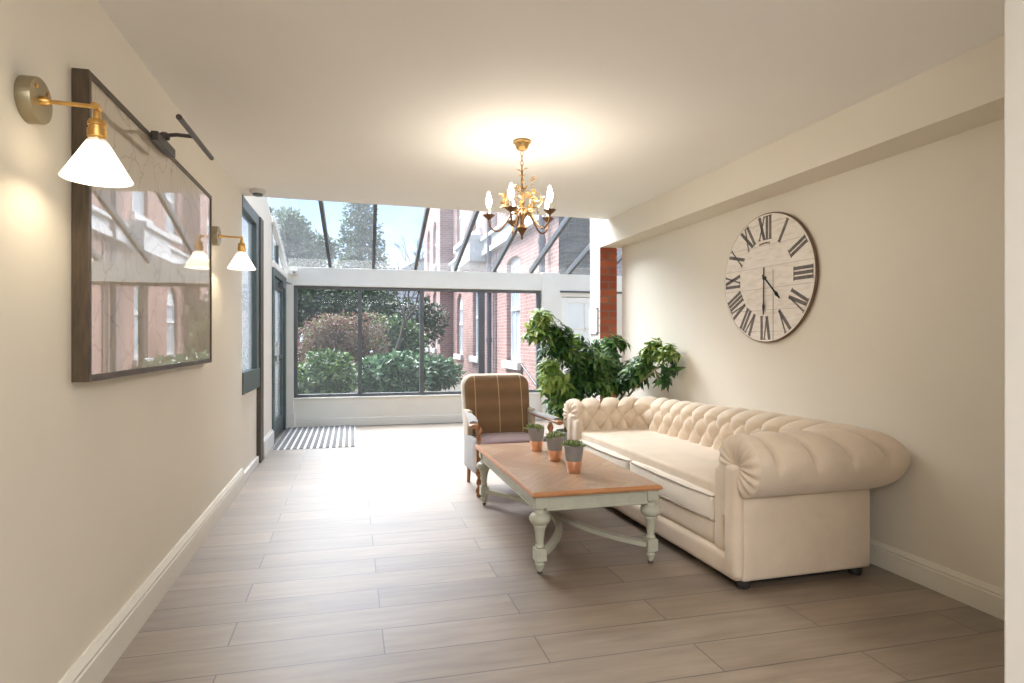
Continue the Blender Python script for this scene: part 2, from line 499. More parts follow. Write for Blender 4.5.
struct(G().box(XR, XR + .16, 1.2, 5.49, 0, H).build('wall_right', MT['wall']), 'cream wall behind the sofa with the round clock', 'wall')
struct(G().prism([(1.2, 0), (2.74, 0)][:0] or [(1.722, 1.20), (XR + .16, 1.20), (XR + .16, 1.05), (1.722, 1.05)], 'z', 0, H).build('wall_front', MT['white'], bevel=.006), 'white wall corner close at the right edge', 'wall')
g = G()
g.box(XL - .15, .2, -3.75, -3.6, 0, H); g.box(2.6, 3.6, -3.75, -3.6, 0, H); g.box(.2, 2.6, -3.75, -3.6, 2.2, H)
g.box(3.45, 3.6, -3.6, 1.05, 0, H)
struct(g.build('wall_back', MT['wall']), 'plain wall of the hall behind', 'wall')
struct(G().box(XR + .16, 3.6, -3.6, 1.2, H, H + .2).build('ceiling_hall', MT['ceil']), 'plain ceiling of the hall', 'ceiling')

struct(G().box(2.5, XR, 1.2, 5.5, 2.155, H).build('trim_1', MT['wall']), 'cream boxed beam along the right side under the ceiling', 'beam')
struct(G().box(2.5, XR, 5.5, 5.76, 2.155, H + .6).build('trim_2', MT['white']), 'white beam end above the brick pillar', 'beam')
g = G().box(2.5, 2.69, 5.504, 5.76, 0, 2.155)
g.mi = [0, 0, 0, 0, 0, 1]
struct(g.build('pillar_brick', [MT['redbrick'], MT['whitebrick']], bevel=.004), 'red brick pillar, its left side whitewashed', 'pillar')

def skirt(name, pts, h, t, side, label):
    """moulded baseboard: profile swept along straight runs; side = outward normal"""
    g = G()
    for (a, b) in pts:
        a = Vector((*a, 0)); b = Vector((*b, 0)); nrm = Vector((*side, 0))
        prof = [(0, 0), (t, 0), (t, h * .72), (t * .82, h * .76), (t * .82, h * .80), (t * .95, h * .84), (t * .6, h * .93), (t * .35, h), (0, h)]
        n = len(prof)
        vs = [a + nrm * o + Vector((0, 0, z)) for o, z in prof] + [b + nrm * o + Vector((0, 0, z)) for o, z in prof]
        g.add(vs, [tuple(range(n)), tuple(range(n, 2 * n))[::-1]] + [(i, (i + 1) % n, n + (i + 1) % n, n + i) for i in range(n)])
    return struct(g.build(name, MT['trim'], recalc=True), label, 'baseboard')
skirt('baseboard_left', [((XL, -3.6), (XL, 5.05))], .15, .024, (1, 0), 'cream moulded baseboard along the left wall')
skirt('baseboard_right', [((XR, 1.2), (XR, 5.49))], .125, .02, (-1, 0), 'cream moulded baseboard along the right wall')
struct(G().box(XL - .02, XL + .004, 5.06, 5.94, 0, .075).build('baseboard_side', MT['white'], bevel=.004), 'low white baseboard under the side window', 'baseboard')
g = G(); g.box(XL, XL + .022, 6.2, 6.93, 0, .17); g.box(XL, XL + .012, 6.2, 6.92, .17, .19)
struct(g.build('trim_3', MT['white'], bevel=.003), 'white plinth at the foot of the side wall by the mat', 'trim')

# window wall
g = G()
g.box(XL, 2.79, YW, YW + .14, 0, .385)
struct(g.build('wall_window', MT['trim']), 'low cream wall under the garden window', 'wall')
struct(G().box(XL, 2.79, YW - .02, YW + .14, .385, .408).build('trim_4', MT['trim'], bevel=.004), 'thin cream sill ledge below the garden window', 'trim')
struct(G().box(-.76, 2.79, YW - .016, YW, 0, .115).build('baseboard_window', MT['trim'], bevel=.004), 'cream baseboard below the garden window', 'baseboard')
g = G(); g.box(XL, -.765, YW - .03, YW + .1, 0, 1.95); g.box(XL, -.745, YW - .045, YW - .0, 0, .2)
struct(g.build('trim_5', MT['trim'], bevel=.005), 'cream corner post left of the garden window', 'post')
struct(G().box(XL - .02, 4.4, YW - .03, YW + .14, 1.945, 2.20).build('trim_6', MT['trim'], bevel=.005), 'cream beam across the top of the garden window', 'beam')
g = G(); g.box(2.79, 3.075, YW - .045, YW + .14, 0, 2.215)
struct(g.build('trim_7', MT['trim'], bevel=.005), 'cream post right of the garden window', 'post')
struct(G().box(4.25, 4.4, 5.5, YW, 0, 2.2).build('wall_side', MT['wall']), 'plain end wall of the glazed room', 'wall')

w1 = sempty('window_1', 'wide four pane garden window with dark grey frame', 'window', (1., YW + .05, .41))
g = G()
g.box(-.765, 2.79, YW + .02, YW + .09, .408, .45); g.box(-.765, 2.79, YW + .02, YW + .09, 1.905, 1.945)
g.box(-.765, -.72, YW + .02, YW + .09, .45, 1.905); g.box(2.735, 2.79, YW + .02, YW + .09, .45, 1.905)
g.build('frame', MT['greymetal'], w1, True, bevel=.004)
mx = [.123, .994, 1.878]
for x, hw in zip(mx, (.027, .029, .046)):
    G().box(x - hw, x + hw, YW + .01, YW + .085, .45, 1.905).build('mullion', MT['greymetal'], w1, True, bevel=.004)
ed = [-.72] + mx + [2.735]
for a, b in zip(ed[:-1], ed[1:]):
    G().box(a, b, YW + .05, YW + .056, .45, 1.905).build('pane', MT['glass'], w1, True, smooth=0)

# glass roof
rf = sempty('roof_1', 'sloping glass roof on dark rafters over the far end', 'roof', (1., 6.7, 2.6))
rx = [-.279, .307, .896, 1.476, 2.056, 2.632, 3.23, 3.82]
SK = .025
def rpt(x, y, dz=0.): return (x - SK * (YW - y), y, roof_z(y) + dz)
YT = 4.9
for x in rx:
    g = G(); w = .021
    a, b = rpt(x, YW + .05), rpt(x, YT)
    vs = []
    for p in (a, b):
        for dx, dz in ((-w, -.03), (w, -.03), (w, .05), (-w, .05)):
            vs.append((p[0] + dx, p[1], p[2] + dz))
    g.add(vs, [(0, 1, 2, 3), (7, 6, 5, 4), (0, 4, 5, 1), (1, 5, 6, 2), (2, 6, 7, 3), (3, 7, 4, 0)])
    g.build('rafter', MT['greymetal'], rf, True, smooth=0)
ex = [-.875] + rx + [4.4]
for a, b in zip(ex[:-1], ex[1:]):
    g = G(); vs = []
    for y in (YW + .12, YT):
        for x, dz in ((a, .03), (b, .03), (b, .036), (a, .036)):
            q = rpt(x, y, dz)
            vs.append((q[0] if x > -.8 else x, q[1], q[2]))
    g.add(vs, [(0, 1, 2, 3), (7, 6, 5, 4), (0, 4, 5, 1), (1, 5, 6, 2), (2, 6, 7, 3), (3, 7, 4, 0)])
    g.build('roof_pane', MT['roofglass'], rf, True, smooth=0)

# left glazed side: window_2, door_1 and the white sloped rail
w2 = sempty('window_2', 'green framed side window left of the white side post', 'window', (XL, 5.6, .76))
g = G()
g.box(XL - .07, XL + .012, 5.07, 6.12, .745, .93)
g.build('bottom_rail', MT['green'], w2, True, bevel=.004)
g = G(); g.box(XL - .07, XL + .005, 5.07, 6.12, 2.30, 2.40)
g.build('top_rail', MT['green'], w2, True, bevel=.004)
g = G(); g.box(XL - .07, XL + .005, 5.80, 5.95, .93, 2.30)
g.build('stile', MT['green'], w2, True, bevel=.004)
g = G(); g.box(XL - .07, XL + .02, 5.95, 6.14, 0, 2.40)
g.build('jamb', MT['darkjamb'], w2, True, bevel=.004)
G().box(XL - .04, XL - .034, 5.07, 5.80, .93, 2.30).build('pane', MT['sideglass'], w2, True, smooth=0)
struct(G().prism([(6.9, roof_z(6.9) - .07), (6.9, roof_z(6.9) + .0), (YW, roof_z(YW) + .0), (YW, roof_z(YW) - .07)], 'x', XL - .02, XL + .03).build('trim_8', MT['white'], recalc=True), 'white sloping rail where the side meets the glass roof', 'trim')
struct(G().box(XL - .06, XL + .03, 6.9, YW - .03, 2.03, 2.10).build('trim_9', MT['white'], bevel=.005), 'white bar above the green door', 'trim')
w3 = sempty('window_3', 'small sloped side window above the green door', 'window', (XL, 7.5, 2.1))
G().prism([(6.95, 2.1), (YW - .05, 2.1), (YW - .05, roof_z(YW) - .07), (6.95, roof_z(6.95) - .07)], 'x', XL - .03, XL - .024).build('pane', MT['sideglass'], w3, True, smooth=0, recalc=True)
g = G(); g.box(XL - .06, XL + .0, 6.90, 6.97, 2.1, roof_z(6.97) - .05); g.box(XL - .06, XL + .0, 7.5, 7.55, 2.1, roof_z(7.55) - .05)
g.build('frame', MT['green'], w3, True)
d1 = sempty('door_1', 'dark green glazed side door beside the striped mat', 'door', (XL, 7.5, 0))
g = G(); g.box(XL - .08, XL + .02, 6.90, 7.03, 0, 2.03); g.box(XL - .08, XL + .02, YW - .13, YW - .03, 0, 2.03); g.box(XL - .08, XL + .02, 7.03, YW - .13, 1.95, 2.03)
g.build('door_frame', MT['green'], d1, True, bevel=.004)
g = G(); g.box(XL - .06, XL - .01, 7.03, 7.15, .01, 1.95); g.box(XL - .06, XL - .01, YW - .25, YW - .13, .01, 1.95)
g.box(XL - .06, XL - .01, 7.15, YW - .25, 1.83, 1.95); g.box(XL - .06, XL - .01, 7.15, YW - .25, .01, .22); g.box(XL - .06, XL - .01, 7.15, YW - .25, .95, 1.01)
lf = g.build('door_leaf', MT['green'], d1, True, bevel=.004)
G().box(XL - .037, XL - .031, 7.15, YW - .25, .22, 1.83).build('pane', MT['sideglass'], lf, True, smooth=0)
g = G()
for z in (.93, 1.15): g.box(XL - .01, XL + .045, 7.07, 7.09, z - .01, z + .01)
g.box(XL + .03, XL + .05, 7.07, 7.09, .90, 1.18)
g.build('door_handle', MT['matlight'], lf, True, bevel=.003)
g = G(); g.box(XL - .01, XL + .05, 7.6, 7.85, 1.86, 1.92); g.tube([(XL + .04, 7.65, 1.92), (XL + .12, 7.85, 1.93), (XL + .03, 8.05, 1.97)], .008, 6)
g.build('door_closer', MT['greymetal'], lf, True)

# white door right of the post
d2 = sempty('door_2', 'white glazed door beyond the plant right of the post', 'door', (3.5, YW, 0))
g = G(); g.box(3.075, 3.12, YW, YW + .1, 0, 1.945); g.box(3.9, 4.25, YW, YW + .1, 0, 1.945); g.box(3.12, 3.9, YW, YW + .1, 1.86, 1.945)
g.build('door_frame', MT['trim'], d2, True, bevel=.004)
g = G(); g.box(3.12, 3.22, YW + .02, YW + .07, 0, 1.85); g.box(3.8, 3.9, YW + .02, YW + .07, 0, 1.85); g.box(3.22, 3.8, YW + .02, YW + .07, 1.77, 1.85)
g.box(3.22, 3.8, YW + .02, YW + .07, 0, .7); g.box(3.22, 3.8, YW + .02, YW + .07, 1.36, 1.39); g.box(3.5, 3.525, YW + .02, YW + .07, .7, 1.77)
lf = g.build('door_leaf', MT['white'], d2, True, bevel=.003)
G().box(3.22, 3.8, YW + .04, YW + .046, .7, 1.77).build('pane', MT['frost'], lf, True, smooth=0)
struct(G().box(3.075, 4.25, YW - .04, YW - .01, 1.92, 1.948).build('trim_10', MT['greymetal']), 'dark rail above the white door', 'trim')

# ------------------------------------------------------------------ outside
struct(G().box(-14, 9, YW + .14, 45, -.25, -.02).build('ground', MT['ground']), 'garden ground outside', 'ground')
struct(G().box(-14, -1.1, -4, YW + .14, -.25, -.02).build('ground_side', MT['ground']), 'garden ground beside the house', 'ground')

# brick house along the garden
hb = thing('brick_house', 'long red brick house with white sash windows along the garden', 'house', (4.2, 14., 0))
FX = 3.5
def facade(name, X, y0, y1, z0, z1, wins, depth=.5, mat='housebrick'):
    """brick front at X with real openings (ya, yb, za, zb)"""
    ys = sorted({y0, y1, *[w[0] for w in wins], *[w[1] for w in wins]})
    zs = sorted({z0, z1, *[w[2] for w in wins], *[w[3] for w in wins]})
    g = G()
    def solid(ya, yb, za, zb):
        yc, zc = (ya + yb) / 2, (za + zb) / 2
        return not any(w[0] < yc < w[1] and w[2] < zc < w[3] for w in wins)
    for ya, yb in zip(ys[:-1], ys[1:]):
        run = None
        for za, zb in zip(zs[:-1], zs[1:]):
            if solid(ya, yb, za, zb):
                if run and abs(run[1] - za) < 1e-6: run[1] = zb
                else:
                    if run: g.box(X, X + depth, ya, yb, *run)
                    run = [za, zb]
        if run: g.box(X, X + depth, ya, yb, *run)
    for w in wins:                      # segmental brick arch inside the head of each opening
        ya, yb, za, zb = w[:4]; n = 10; yc = (ya + yb) / 2; hw = (yb - ya) / 2; rise = w[4] if len(w) > 4 else .14
        top = [(ya + (yb - ya) * i / n, zb - rise + rise * math.sqrt(max(0, 1 - ((i / n - .5) * 2) ** 2))) for i in range(n + 1)]
        poly = top + [(yb, zb + .001), (ya, zb + .001)]
        for i in range(n):
            a, b = top[i], top[i + 1]
            g.prism([a, b, (b[0], zb + .001), (a[0], zb + .001)], 'x', X, X + .2)
    return g.build(name, MT[mat], hb, True, smooth=0, recalc=True)
near_w = [(11.74, 12.82, .73, 3.05, .12), (15.63, 16.62, .73, 3.0, .12), (18.2, 19.25, .73, 2.75, .45),
          (11.74, 12.82, 4.3, 6.3, .12), (15.5, 16.62, 4.3, 6.3, .12), (18.1, 19.25, 4.3, 6.4, .4)]
far_w = [(20.85, 21.75, .9, 3.0, .12), (22.6, 23.5, .9, 3.0, .12), (20.85, 21.75, 3.95, 5.6, .4), (22.6, 23.5, 3.95, 5.6, .4)]
facade('wall', FX, 9.05, 20., -.1, 8.5, near_w)
facade('wall', FX - .46, 20., 24.5, -.1, 8.5, far_w, .9)
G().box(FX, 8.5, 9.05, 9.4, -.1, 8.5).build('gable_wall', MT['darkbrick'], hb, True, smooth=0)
for X, ws in ((FX, near_w), (FX - .46, far_w)):
    for (ya, yb, za, zb, rise) in ws:
        x = X + .10; f = .075
        g = G()
        g.box(x, x + .06, ya, ya + f, za, zb); g.box(x, x + .06, yb - f, yb, za, zb)
        g.box(x, x + .06, ya + f, yb - f, za, za + .09); g.box(x, x + .06, ya + f, yb - f, zb - rise - .08, zb)
        zm = (za + zb) / 2; g.box(x - .02, x + .05, ya + f, yb - f, zm - .035, zm + .035)
        for q in (1 / 3, 2 / 3):
            ym = ya + (yb - ya) * q; g.box(x + .01, x + .05, ym - .018, ym + .018, za + .09, zb - rise - .08)
        wo = g.build('window', MT['sash'], hb, True, smooth=0)
        G().box(x + .03, x + .04, ya + f, yb - f, za + .09, zb - rise - .08).build('pane', MT['housepane'], wo, True, smooth=0)
        G().box(X - .1, X + .1, ya - .12, yb + .12, za - .17, za).build('window_sill', MT['stone'], hb, True, bevel=.01)
g = G(); g.box(FX - .14, FX + .02, 9.4, 19.98, 3.42, 3.55); g.box(FX - .09, FX + .02, 9.4, 19.98, 3.55, 3.80); g.box(FX - .17, FX + .02, 9.4, 19.98, 3.80, 3.88)
g.build('string_course', MT['stone'], hb, True, smooth=0)
g = G(); g.box(FX - .45, FX + .0, 14.9, 16.9, 3.30, 3.85); g.box(FX - .52, FX + .0, 14.85, 16.95, 3.85, 3.98)
g.build('bay_cornice', MT['stone'], hb, True, smooth=0)
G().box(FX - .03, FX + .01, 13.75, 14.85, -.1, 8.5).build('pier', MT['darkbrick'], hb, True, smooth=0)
for (px_, py_) in ((FX - .13, 14.0), (FX - .12, 9.95)):
    g = G(); g.tube([(px_, py_, -.05), (px_, py_, 8.4)], .06, 10)
    for z in (1.2, 3.0, 4.8, 6.6): g.lathe([(.075, z - .05), (.075, z + .05)], (px_, py_, 0), 10)
    g.build('downpipe', MT['pipe'], hb, True)
g = G()
g.prism([(FX - .65, 8.5), (8.6, 8.5), (6.0, 10.8)], 'y', 9.0, 24.6)
g.build('roof', MT['slate'], hb, True, smooth=0)
G().box(FX + 1.0, 8.4, 9.4, 24.4, -.1, 8.5).build('inner_block', MT['housebrick'], hb, True, smooth=0)
# handrail by the house
g = G(); g.tube([(3.2, 10.6, .0), (3.2, 10.6, .72), (3.2, 9.6, .35), (3.2, 9.6, -.02)], .025, 8)
tag(g.build('handrail', MT['black']), 'thin dark handrail outside by the right end of the garden window', 'handrail')

# white house far behind
fh = thing('clapboard_house', 'distant white boarded house with a grey roof behind the garden', 'house', (3.2, 33, 0))
G().box(1.9, 6.5, 33, 37, -.1, 4.6).build('wall', MT['clap'], fh, True, smooth=0)
G().prism([(1.6, 4.6), (6.8, 4.6), (4.2, 6.0)], 'y', 32.7, 37.3).build('roof', MT['slate'], fh, True, smooth=0, recalc=True)
g = G()
for x in (2.4, 3.5): g.box(x, x + .7, 32.94, 33.0, 1.2, 2.6)
g.build('window', MT['housepane'], fh, True, smooth=0)

def crown(seed, lumps, n, L, W, up=.3):
    """leaf cloud on the surfaces of lump ellipsoids (c, r)"""
    rnd = random.Random(seed); g = G()
    wts = [r[0] * r[1] + r[0] * r[2] for c, r in lumps]; tot = sum(wts)
    for (c, r), w in zip(lumps, wts):
        for _ in range(int(n * w / tot)):
            v = Vector((rnd.gauss(0, 1), rnd.gauss(0, 1), rnd.gauss(0, 1)))
            if v.length < .01: continue
            v.normalize()
            k = rnd.uniform(.62, 1.05)
            p = Vector((c[0] + v.x * r[0] * k, c[1] + v.y * r[1] * k, c[2] + v.z * r[2] * k))
            d = v * .7 + Vector((rnd.gauss(0, .6), rnd.gauss(0, .6), rnd.gauss(0, .5)))
            nr = v + Vector((rnd.gauss(0, .5), rnd.gauss(0, .5), up + rnd.gauss(0, .5)))
            s = rnd.uniform(.7, 1.25)
            g.leaf(p, d, nr, L * s, W * s, .15, .15)
    return g
def lumps_in(seed, c, R, k, rmin, rmax):
    rnd = random.Random(seed); out = []
    for _ in range(k):
        v = Vector((rnd.gauss(0, 1), rnd.gauss(0, 1), rnd.gauss(0, 1))).normalized() * (rnd.random() ** .4)
        r = rnd.uniform(rmin, rmax)
        out.append(((c[0] + v.x * R[0], c[1] + v.y * R[1], c[2] + v.z * R[2]), (r, r, r * .8)))
    return out
def branches(base, tips, r0, seed=1):
    rnd = random.Random(seed); g = G(); base = Vector(base)
    for t in tips:
        t = Vector(t); m = []
        for i in range(7):
            f = i / 6
            p = base.lerp(t, f); 
            p += Vector((rnd.uniform(-1, 1), rnd.uniform(-1, 1), 0)) * .08 * (t - base).length * math.sin(PI * f) * .6
            p.z = base.z + (t.z - base.z) * (f ** .8)
            m.append(p)
        g.tube(m, [r0 * (1 - .75 * i / 6) for i in range(7)], 7)
    return g
def bush(name, label, cat, base, lumps, n, L, W, mat, tips=None, r0=.04, seed=1, group=None, bark='bark'):
    o = thing(name, label, cat, base, 0, group)
    crown(seed, lumps, n, L, W).build('foliage', mat, o, True, smooth=0)
    tips = tips or [l[0] for l in lumps[:6]]
    branches(base, tips, r0, seed).build('stem' if r0 < .06 else 'trunk', MT[bark], o, True)
    return o

ACER = leaf_mat('acer_leaf', [(0, (.08, .05, .04)), (.35, (.20, .10, .08)), (.62, (.30, .17, .14)), (.8, (.16, .17, .06)), (1, (.22, .25, .10))], .3, .5)
GREEN1 = leaf_mat('garden_leaf', [(0, (.025, .06, .02)), (.5, (.06, .125, .035)), (1, (.16, .25, .08))], .25, .45)
FATSIA = leaf_mat('broad_garden_leaf', [(0, (.025, .07, .03)), (.5, (.06, .14, .06)), (1, (.20, .30, .17))], .25, .25)
DARKG = leaf_mat('evergreen_leaf', [(0, (.01, .028, .012)), (.6, (.028, .06, .024)), (1, (.08, .14, .05))], .15, .5)
TREEG = leaf_mat('tall_tree_leaf', [(0, (.05, .08, .055)), (.5, (.10, .145, .09)), (1, (.19, .25, .14))], .25, .6)

bush('acer_shrub', 'russet leaved spreading shrub in the left half of the garden window', 'shrub', (-.1, 11.9, -.02),
     lumps_in(3, (-.25, 11.9, 1.15), (.85, .5, .42), 22, .22, .40) + [((-.8, 11.8, 1.2), (.35, .3, .25)), ((.35, 11.9, 1.5), (.38, .3, .26)), ((-.1, 11.8, 1.45), (.4, .3, .28))],
     9000, .075, .03, ACER, [(-.8, 11.8, 1.3), (.4, 11.9, 1.6), (-.2, 11.7, 1.55), (.1, 12, 1.5)], .045, 3)
bush('laurel_bush', 'leafy green bush at lower left of the garden window', 'bush', (-.45, 9.7, -.02),
     lumps_in(4, (-.42, 9.7, .54), (.42, .3, .38), 18, .18, .3), 4200, .11, .05, GREEN1, None, .03, 4)
bush('broadleaf_bush', 'broad pale leaved bush in the middle of the garden window', 'bush', (.78, 10.8, -.02),
     lumps_in(5, (.76, 10.8, .50), (.46, .3, .33), 16, .2, .32), 3000, .17, .10, FATSIA, None, .03, 5)
bush('fern_bush', 'feathery pale green bush by the third window pane', 'bush', (1.75, 12.0, -.02),
     lumps_in(6, (1.74, 12.0, .48), (.45, .3, .26), 14, .18, .30), 3000, .17, .055, FATSIA, None, .03, 6)
bush('green_shrub', 'tall light green shrub behind the middle mullion', 'shrub', (1.15, 13.2, -.02),
     lumps_in(7, (1.1, 13.2, 1.15), (.55, .4, .65), 20, .25, .42), 5200, .12, .06, GREEN1, None, .05, 7)
bush('evergreen_shrub', 'dark evergreen shrub at upper left of the garden window', 'shrub', (-1.2, 14.5, -.02),
     lumps_in(8, (-.9, 14.6, 1.9), (1.1, .5, .8), 22, .35, .6), 5200, .14, .07, DARKG, None, .06, 8)
bush('hedge_shrub', 'dark dense shrub at the far back of the garden', 'shrub', (1.0, 17.5, -.02),
     lumps_in(9, (.6, 17.5, 1.7), (2.2, .5, 1.1), 40, .4, .7), 8500, .15, .08, DARKG, None, .06, 9)
bush('leafy_tree', 'rounded grey green tree seen through the left roof panes', 'tree', (-2.6, 24, -.02),
     lumps_in(10, (-2.2, 24, 4.7), (1.2, .7, 1.6), 34, .4, .75), 9000, .20, .11, TREEG, None, .14, 10)
lm = []
for i in range(30):
    f = i / 29; rr = (1.6 * (1 - f) + .35)
    a = i * 2.4; lm.append(((.45 + rr * .55 * math.cos(a), 28 + rr * .5 * math.sin(a), 1.6 + 6.6 * f), (rr * .5 + .2, rr * .5 + .2, .6)))
bush('conical_tree', 'tall conical tree seen through the middle roof panes', 'tree', (.45, 28, -.02), lm, 12000, .20, .10, TREEG, [(.45, 28, 8.2)], .16, 11)
bush('low_tree', 'low dark green tree behind the beam and the tall trees', 'tree', (-1.0, 32, -.02),
     lumps_in(12, (-1., 32, 3.6), (3.4, .8, .8), 30, .5, .9), 7000, .22, .12, TREEG, None, .12, 12)
# bare tree
bt = thing('bare_tree', 'bare forked grey tree between the second and third mullions', 'tree', (.85, 12.2, -.02))
g = G(); rnd = random.Random(5)
def fork(p, d, L, r, depth):
    q = p + d * L
    g.tube([p, p.lerp(q, .5) + Vector((rnd.uniform(-.03, .03), 0, 0)), q], [r, r * .85, r * .7], 7)
    if depth:
        for k in range(2 if depth > 1 else 3):
            nd = (d + Vector((rnd.uniform(-.7, .7), rnd.uniform(-.5, .5), rnd.uniform(-.1, .35)))).normalized()
            fork(q, nd, L * rnd.uniform(.6, .85), r * .62, depth - 1)
fork(Vector((.85, 12.2, -.02)), Vector((.05, 0, 1)).normalized(), .95, .055, 4)
g.build('trunk', MT['darkbark'], bt, True)
tw = thing('twiggy_tree', 'leafless twiggy tree far off against the sky beside the brick house', 'tree', (2.9, 28.6, -.02))
g = G(); rnd = random.Random(9)
fork(Vector((2.9, 28.6, -.02)), Vector((0, 0, 1)), 2.2, .09, 5)
g.build('trunk', MT['darkbark'], tw, True)

# bushes beside the house, seen through the side window
bush('side_bush', 'green bush outside the green framed side window', 'bush', (-1.9, 8.2, -.02),
     lumps_in(13, (-1.9, 8.0, .9), (.4, 1.2, .6), 18, .25, .4), 3000, .12, .06, GREEN1, None, .03, 13)

# ------------------------------------------------------------------ mat
m = thing('entrance_mat', 'grey striped entrance mat in front of the green door', 'mat', (-.39, 7.4, 0))
G().box(-.84, .06, 6.60, 8.225, .0005, .006).build('mat_base', MT['matlight'], m, True, smooth=0)
g = G(); ns = 13; w = .90 / ns
for i in range(ns):
    a = -.84 + w * i + .008
    g.box(a, a + w * .62, 6.605, 8.22, .006, .011)
g.build('carpet_strip', MT['matdark'], m, True, smooth=0)

# ------------------------------------------------------------------ sofa
sf = thing('chesterfield_sofa', 'cream buttoned rolled arm sofa with two seat cushions against the right wall', 'sofa', (2.2, 3.45, 0))
Y0, Y1, XF, XB = 2.565, 4.285, 1.81, 2.37
def path(o, n1=100, n2=16, n3=260):
    """the U-shaped run of arms and back at outward offset o: (point, outward normal, run coordinate)"""
    ob = o * 1.16; rc = .055 + .13 * max(o, 0)
    yn, yf, xb = Y0 - o, Y1 + o, XB + ob
    pts = []
    for i in range(n1): 
        f = i / n1; pts.append(((XF + (xb - rc - XF) * f, yn), (0, -1)))
    for i in range(n2):
        a = PI / 2 * i / n2; pts.append(((xb - rc + rc * math.sin(a), yn + rc - rc * math.cos(a)), (math.sin(a), -math.cos(a))))
    for i in range(n3 + 1):
        f = i / n3; pts.append(((xb, yn + rc + (yf - yn - 2 * rc) * f), (1, 0)))
    for i in range(1, n2 + 1):
        a = PI / 2 * i / n2; pts.append(((xb - rc + rc * math.cos(a), yf - rc + rc * math.sin(a)), (math.cos(a), math.sin(a))))
    for i in range(1, n1 + 1):
        f = i / n1; pts.append(((xb - rc + (XF - xb + rc) * f, yf), (0, 1)))
    return pts
RC_, ZC, RR = .158, .592, .148
prof = []                                   # (o, z, normal_o, normal_z, arclength)
L = 0.
for i in range(22):
    z = .34 + (ZC - .34) * i / 22; prof.append((.010 - .0 * i, z, -1, 0, z - .34))
base_l = ZC - .34
for i in range(66):
    a = PI - (PI + 1.45) * i / 65
    prof.append((RC_ + RR * math.cos(a), ZC + RR * math.sin(a), math.cos(a), math.sin(a), base_l + RR * (PI - a)))
mid = path(.03)
run = [0.]
for i in range(1, len(mid)):
    run.append(run[-1] + math.hypot(mid[i][0][0] - mid[i - 1][0][0], mid[i][0][1] - mid[i - 1][0][1]))
TOT = run[-1]; NB = round(TOT / .142); A_ = TOT / NB
ROW = [.155, .255, .355]                      # arclength of the button rows
def tuft(u, l):
    """displacement of the buttoned fabric at run u (m), profile arclength l (m)"""
    p = u / A_ + .5
    b = (ROW[2] - ROW[0]) / 2
    q = (l - ROW[0]) / b
    if q < 0: qc = 0.
    elif q > 2: qc = 2.
    else: qc = q
    s_, t_ = p + qc / 2, p - qc / 2
    fs, ft = abs(math.sin(PI * s_)), abs(math.sin(PI * t_))
    h = (fs * ft) ** .6
    if q < 0 or q > 2:                       # straight pleats leave the outer rows
        h = abs(math.sin(PI * (p + (1. if q > 2 else 0.)))) ** .45
        k = math.exp(-((q - 2) / 4.6) ** 2) if q > 2 else math.exp(-(q / 1.2) ** 2)
        h = h * k + (1 - k)
    cre = 0.
    if q > 2:                                # deep pleats running over the roll
        dp = abs(p - round(p) + .05 * math.sin((q - 2) * .9)) * A_
        cre = -.045 * math.exp(-(dp / .009) ** 2) * math.exp(-((q - 4.3) / 1.25) ** 4)
    # button pits
    d2 = min((((p - round(p)) * A_) ** 2 + (l - ROW[0]) ** 2), (((p - .5 - round(p - .5)) * A_) ** 2 + (l - ROW[1]) ** 2), (((p - round(p)) * A_) ** 2 + (l - ROW[2]) ** 2))
    return cre + .044 * (h - 1) - .014 * math.exp(-d2 / .00022) + .014
g = G(); P = []
cache = {}
ring_pts = [path(o) for (o, z, no, nz, l) in prof]
for i in range(len(mid)):
    row = []
    edge = min(run[i], TOT - run[i])
    fade = min(1., edge / .035)
    for j, (o, z, no, nz, l) in enumerate(prof):
        (pt, nr) = ring_pts[j][i]
        d = tuft(run[i], l) * (.35 + .65 * fade)
        tail = max(0., (l - .68) / .08); d *= max(0., 1 - tail) if l > .68 else 1.
        yy = pt[1] + nr[1] * no * d; sag = min(1., max(0., (yy - 3.0) / 1.3)); sag = sag * sag * (3 - 2 * sag)
        row.append((pt[0] + nr[0] * no * d, yy, z + nz * d - .03 * sag * (z - .3) / .4))
    P.append(row)
g.grid(P)
# gathered ends of the rolled arms
for sgn, idx in ((1, 0), (-1, len(mid) - 1)):
    ring = P[idx]; n = len(ring); cy = (Y0 - RC_) if idx == 0 else (Y1 + RC_)
    layers = []
    for k, (s_, fx) in enumerate(((1., 0.), (.93, .014), (.7, .024), (.4, .022), (.12, .012), (.0, .006))):
        lay = []
        for j, p in enumerate(ring):
            if j < 22:
                cz = p[2]; c_ = (p[0], cy + (ring[22][1] - cy) * .0, cz)
            cc = (p[0], cy, max(p[2], ZC) if j < 22 else ZC)
            cc = (p[0], cy, p[2] if j < 22 else ZC)
            pl = .006 * math.sin(j * 1.15) * (k in (1, 2, 3)) if j >= 22 else 0
            lay.append((p[0] - fx - pl, cc[1] + (p[1] - cc[1]) * s_, cc[2] + (p[2] - cc[2]) * s_))
        layers.append(lay)
    g.grid(layers, flip=(sgn < 0))
back = g.build('tufted_back_and_arms', MT['sofa'], sf, True, smooth=80, recalc=True)
